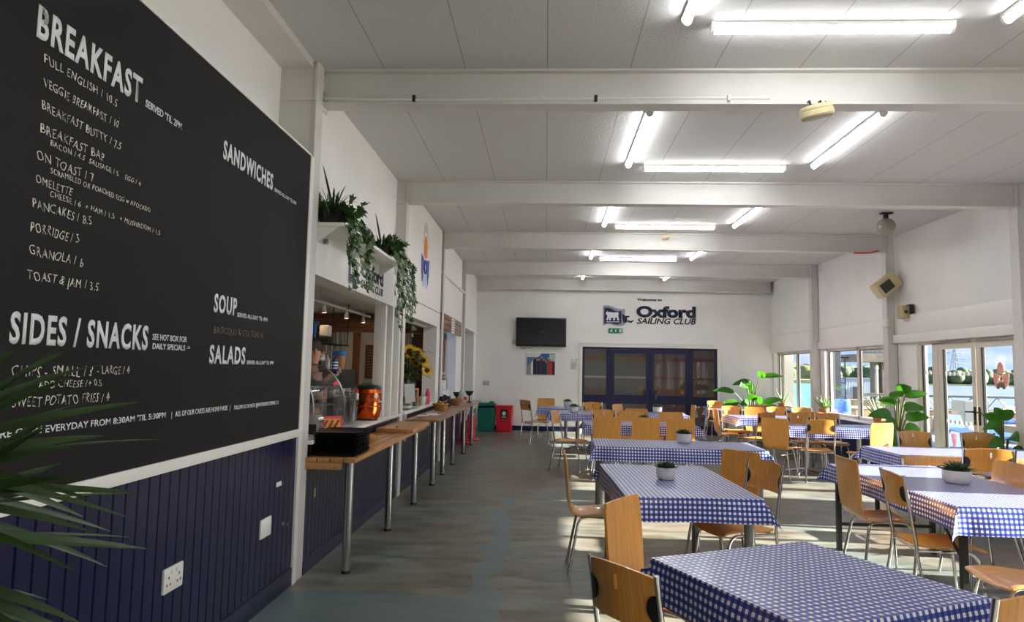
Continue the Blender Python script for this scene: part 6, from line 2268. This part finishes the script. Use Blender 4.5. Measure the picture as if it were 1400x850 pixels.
# pylon on the far bank
t = thing('electricity_pylon', 'grey lattice electricity pylon on the far bank, through the left terrace door leaf', 'pylon', (235, 404, -1.49))
b = MB()
for sx in (-1, 1):
    for sy in (-1, 1):
        b.tube([(sx * 2.6, sy * 2.6, 0), (sx * 1.1, sy * 1.1, 12), (sx * .35, sy * .35, 19.5)], .16, 5)
for k in range(9):
    z0, z1 = k * 2.15, (k + 1) * 2.15

    def w_(z):
        return 2.6 - 1.5 * z / 12 if z < 12 else 1.1 - .75 * (z - 12) / 7.5
    for sy in (-1, 1):
        b.tube([(-w_(z0), sy * w_(z0), z0), (w_(z1), sy * w_(z1), z1)], .09, 4)
        b.tube([(w_(z0), sy * w_(z0), z0), (-w_(z1), sy * w_(z1), z1)], .09, 4)
b.build('lattice_tower', mat('pylon_grey', (140, 148, 156), .6), t, None)
for z, w in ((11, 5.6), (14, 6.6), (17, 4.8)):
    b = MB()
    for s in (-1, 1):
        b.tube([(s * .8, 0, z + .9), (s * w, 0, z)], .13, 4)
        b.tube([(s * .8, 0, z), (s * w, 0, z)], .13, 4)
        b.tube([(s * w, 0, z), (s * w, 0, z - 1.0)], .10, 4)
    b.build('cross_arm', mat('pylon_grey', (140, 148, 156), .6), t, None)

# truss footbridge over the water
t = thing('footbridge', 'low dark truss footbridge across the water beyond the terrace doors', 'footbridge', (11.2, 23.2, 0))
M_BR = mat('bridge_steel', (58, 64, 70), .6)
b = MB()
for y in (0, 1.2):
    b.box(0, 9.6, y - .02, y + .02, .90, .935)
    b.box(0, 9.6, y - .02, y + .02, .44, .475)
b.build('chords', M_BR, t, None)
b = MB()
for y in (0, 1.2):
    for k in range(12):
        x0, x1 = k * .8, (k + .5) * .8
        b.tube([(x0, y, .46), (x1, y, .92)], .014, 5)
        b.tube([(x1, y, .92), (x1 + .4, y, .46)], .014, 5)
b.build('diagonals', M_BR, t, None)
MB().box(0, 9.6, 0, 1.2, .36, .44).build('walkway', mat('bridge_planks', (170, 160, 140), .8), t, None)
for k in range(3):
    MB().box(.6 + 4.1 * k, .9 + 4.1 * k, .4, .8, -2.3, .36).build('pile', mat('bridge_piles', (120, 112, 98), .8), t, None)


# picnic tables on the terrace
def picnic(label, x, y, rz):
    t = thing('picnic_table', label, 'picnic table', (x, y, -.10), rz, 'blue picnic tables on the terrace')
    M_B = mat('picnic_blue', (44, 84, 150), .5, var=.1, vscale=4)
    b = MB()
    for k in range(5):
        b.box(-.9, .9, -.36 + .145 * k, -.36 + .145 * k + .135, .72, .755, .003)
    b.build('tabletop', M_B, t, 35)
    for s in (-1, 1):
        b = MB()
        for k in range(2):
            b.box(-.9, .9, s * .70 - .135 + .14 * k, s * .70 - .005 + .14 * k, .43, .465, .003)
        b.build('bench', M_B, t, 35)
    for x_ in (-.65, .65):
        b = MB()
        for s in (-1, 1):
            b.prism([(x_ - .025, s * .30, .72), (x_ - .025, s * .38, .72), (x_ - .025, s * .72, 0), (x_ - .025, s * .63, 0)], (.05, 0, 0))
        b.box(x_ - .02, x_ + .02, -.82, .82, .36, .43)
        b.build('leg_frame', M_B, t, None)
    return t


picnic('blue picnic table just outside the left terrace door leaf', 7.35, 11.9, R(75))
picnic('blue picnic table standing beyond the others near the terrace edge', 10.0, 15.6, R(60))
picnic('blue picnic table outside the right terrace door leaf', 9.75, 13.2, R(75))
for i, (x, y) in enumerate(((7.2, 11.7), (7.3, 11.95), (7.42, 12.2), (7.5, 12.45))):
    tag(MB().lathe([(0, 0), (.045, 0), (.05, .10), (.04, .10), (.035, .01), (0, .01)], (0, 0, 0), 16).build('drinks_cup', M_WHITEP, None, 35, (x, y, .656)),
        'white cup in the row on the nearest blue picnic table outside', 'cup', 'cups on the picnic table')
t = thing('sail_board', 'pale blue upright board standing beyond the first picnic table outside', 'board', (8.05, 13.75, -.10), R(15))
MB().prism([(-.4, 0, 0), (.4, 0, 0), (.42, 0, .9), (.25, 0, 1.22), (-.25, 0, 1.22), (-.42, 0, .9)], (0, .06, 0)).build('board', mat('pale_blue_board', (62, 104, 152), .5), t, None)
MB().prism([(-.1, -.003, .75), (.1, -.003, .75), (0, -.003, .25)], (0, -.002, 0)).build('red_wedge', M_RED, t, None)
t.scale = (.62, 1, .76)
t.location.x = 7.95


def dinghy(label, x, y, z, rz, m, L=2.6):
    t = thing('dinghy', label, 'boat', (x, y, z), rz)
    b = MB()

    def hp(p, q):
        s = p * 2 - 1
        w = .55 * (1 - max(0, s) ** 2.2) * (.85 + .15 * min(1, 1 + s))
        a = (q - .5) * PI
        return Vector((s * L / 2, w * math.sin(a), .42 - .42 * math.cos(a) * (1 - .5 * max(0, s) ** 3)))
    b.grid(hp, 12, 10, thick=.03)
    b.build('hull', m, t, 60)
    MB().box(-L * .3, L * .2, -.38, .38, .33, .37, .01).build('thwart', M_WHITEP, t, 35)
    return t


dinghy('red dinghy lying on the pontoon, through the right terrace door leaf', 13.9, 20.0, .30, R(20), M_RED, 1.5)
dinghy('white dinghy lying on the pontoon behind the red one', 15.4, 21.3, .30, R(5), M_WHITEP, 2.6)
b = MB()
taper(b, .62, .6, .6, .55, 0, 1.08)
tag(b.build('storage_locker', mat('grey_white_bin', (118, 124, 124), .5), None, 35, (10.75, 17.9, -.10)), 'pale grey storage locker at the terrace edge before the footbridge', 'locker')
struct('terrace_post', MB().box(7.52, 7.66, 18.1, 18.25, -.1, 5.5), mat('dark_steel_post', (62, 66, 72), .5))

# things through the second window
M_CONC = mat('stained_concrete', (138, 128, 110), .9, var=.3, vscale=1.5)
t = thing('jetty_tower', 'tall rusty concrete jetty tower through the second window', 'tower', (14.0, 30, -2.06))
MB().box(-.95, 1.3, -.8, .8, 4.2, 4.52).build('deck_slab', M_CONC, t, None)
for x, w in ((.10, .09), (.46, .13), (1.1, .16)):
    MB().box(x - w, x + w, -.2, .2, 0, 4.2).build('column', M_CONC, t, None)
b = MB()
for k in range(12):
    x = -.93 + 2.2 * k / 11
    b.tube([(x, -.78, 4.52), (x, -.78, 5.1)], .014, 5)
for z in (4.8, 5.1):
    b.tube([(-.93, -.78, z), (1.28, -.78, z)], .016, 5)
b.build('railing', mat('railing_grey', (150, 152, 150), .6), t, None)
MB().box(-.94, 1.29, -.77, -.74, 4.54, 5.06).build('railing_mesh', mat('weathered_boards', (150, 142, 128), .9, var=.2, vscale=8), t, None)
for z, x0 in ((2.75, -.6), (2.35, -.9)):
    MB().box(x0, 1.3, -.35, -.2, z, z + .14).build('cross_beam', M_CONC, t, None)
t = thing('ladder_frame', 'thin dark ladder frame standing left of the jetty tower', 'ladder', (12.75, 30.0, -2.06))
b = MB()
for x in (-.12, .12):
    b.tube([(x, 0, 0), (x, 0, 4.4)], .025, 5)
for k in range(14):
    b.tube([(-.12, 0, .3 + .3 * k), (.12, 0, .3 + .3 * k)], .015, 5)
b.tube([(-.12, 0, 4.38), (.28, 0, 4.38)], .03, 5)
b.build('rails', mat('ladder_dark', (70, 66, 60), .7), t, None)
struct('shed_bank', MB().box(17, 24, 43, 47.5, -2.4, -.40), mat('stone_bank', (120, 108, 88), .95, var=.4, vscale=3))
t = thing('shed', 'white corrugated metal shed through the second window', 'shed', (19.9, 45, -.40))
pts = [(-1.0 + 2.0 * k / 40, -.9 - (.04 if k % 2 else 0)) for k in range(41)] + [(1.0, .9), (-1.0, .9)]
MB().prism([(x, y, 0) for x, y in pts], (0, 0, 1.76)).build('walls', mat('white_corrugated', (200, 206, 214), .5), t, None)
MB().box(-.52, -.22, -.98, -.94, 0.1, 1.25).build('door', mat('dark_shed_door', (70, 62, 58), .6), t, None)
MB().box(-1.05, 1.05, -.98, 1.0, 1.76, 1.82).build('roof', mat('shed_roof', (150, 156, 162), .6), t, None)
t = thing('timber_fence', 'low weathered timber fence below the shed through the second window', 'fence', (8.42, 19.0, -.1))
for k in range(12):
    MB().box(.11 * k, .11 * k + .10, -.02, .02, 0, .74).build('board', mat('weathered_timber', (178, 150, 112), .85, var=.2, vscale=6), t, None)
MB().box(-.5, 1.32, -.03, .03, .77, .83).build('rail', M_WHITEP, t, None)
MB().box(-.5, -.44, -.03, .03, 0, .77).build('rail_post', M_WHITEP, t, None)
struct('stone_bank', MB().box(9.3, 11.1, 23.6, 24.4, -2.2, .74), mat('stone_bank', (120, 108, 88), .95, var=.4, vscale=3))
struct('stone_bank', MB().box(11.1, 13.2, 25.0, 25.7, -2.2, .62), mat('stone_bank', (120, 108, 88), .95, var=.4, vscale=3))
t = thing('mooring_post', 'tall pale mooring post in front of the jetty tower', 'post', (12.5, 26.4, -2.06))
MB().tube([(0, 0, 0), (0, 0, 3.9)], .035, 8).build('pole', M_WHITEP, t, 40)
MB().lathe([(0, 0), (.06, 0), (.04, .1), (0, .12)], (0, 0, 3.9), 10).build('cap', M_WHITEP, t, 40)
t = thing('barrel', 'blue plastic barrel beside the dark post outside the second window', 'barrel', (7.42, 17.5, -.10))
MB().lathe([(0, 0), (.17, 0), (.19, .05), (.20, .25), (.19, .28), (.205, .5), (.19, .72), (.20, .75), (.19, 1.02), (.16, 1.06), (0, 1.06)], (0, 0, 0), 22).build('drum', mat('barrel_blue', (60, 110, 190), .45), t, 30)
MB().lathe([(0, 1.06), (.04, 1.06), (.04, 1.09), (0, 1.09)], (.08, 0, 0), 10).build('bung', M_BLACKP, t, 35)
# tarpaulined boat through the far window
t = thing('covered_boat', 'boat under a turquoise tarpaulin through the far window', 'boat', (7.74, 21.2, -.10), R(-3))
M_TARP = mat('turquoise_tarp', (84, 196, 200), .5, bump=.6, bscale=14)


def tp(p, q):
    x = -.66 + 1.36 * p
    s = q * 2 - 1
    return Vector((x + .10 * s, -.75 * s * (1 - .12 * p), .72 + .64 * (1 - abs(s) ** 1.5) + .015 * math.sin(x * 22) * abs(s)))


MB().grid(tp, 18, 12, thick=.02).build('tarpaulin', M_TARP, t, 60)
taper(MB(), 1.05, .9, 1.2, 1.2, .25, .74).build('hull', M_WHITEP, t, 40)
b = MB()
for x in (-.4, .4):
    b.box(x - .06, x + .06, -.4, .4, 0, .28)
b.build('trestle', M_DARKW, t, None)
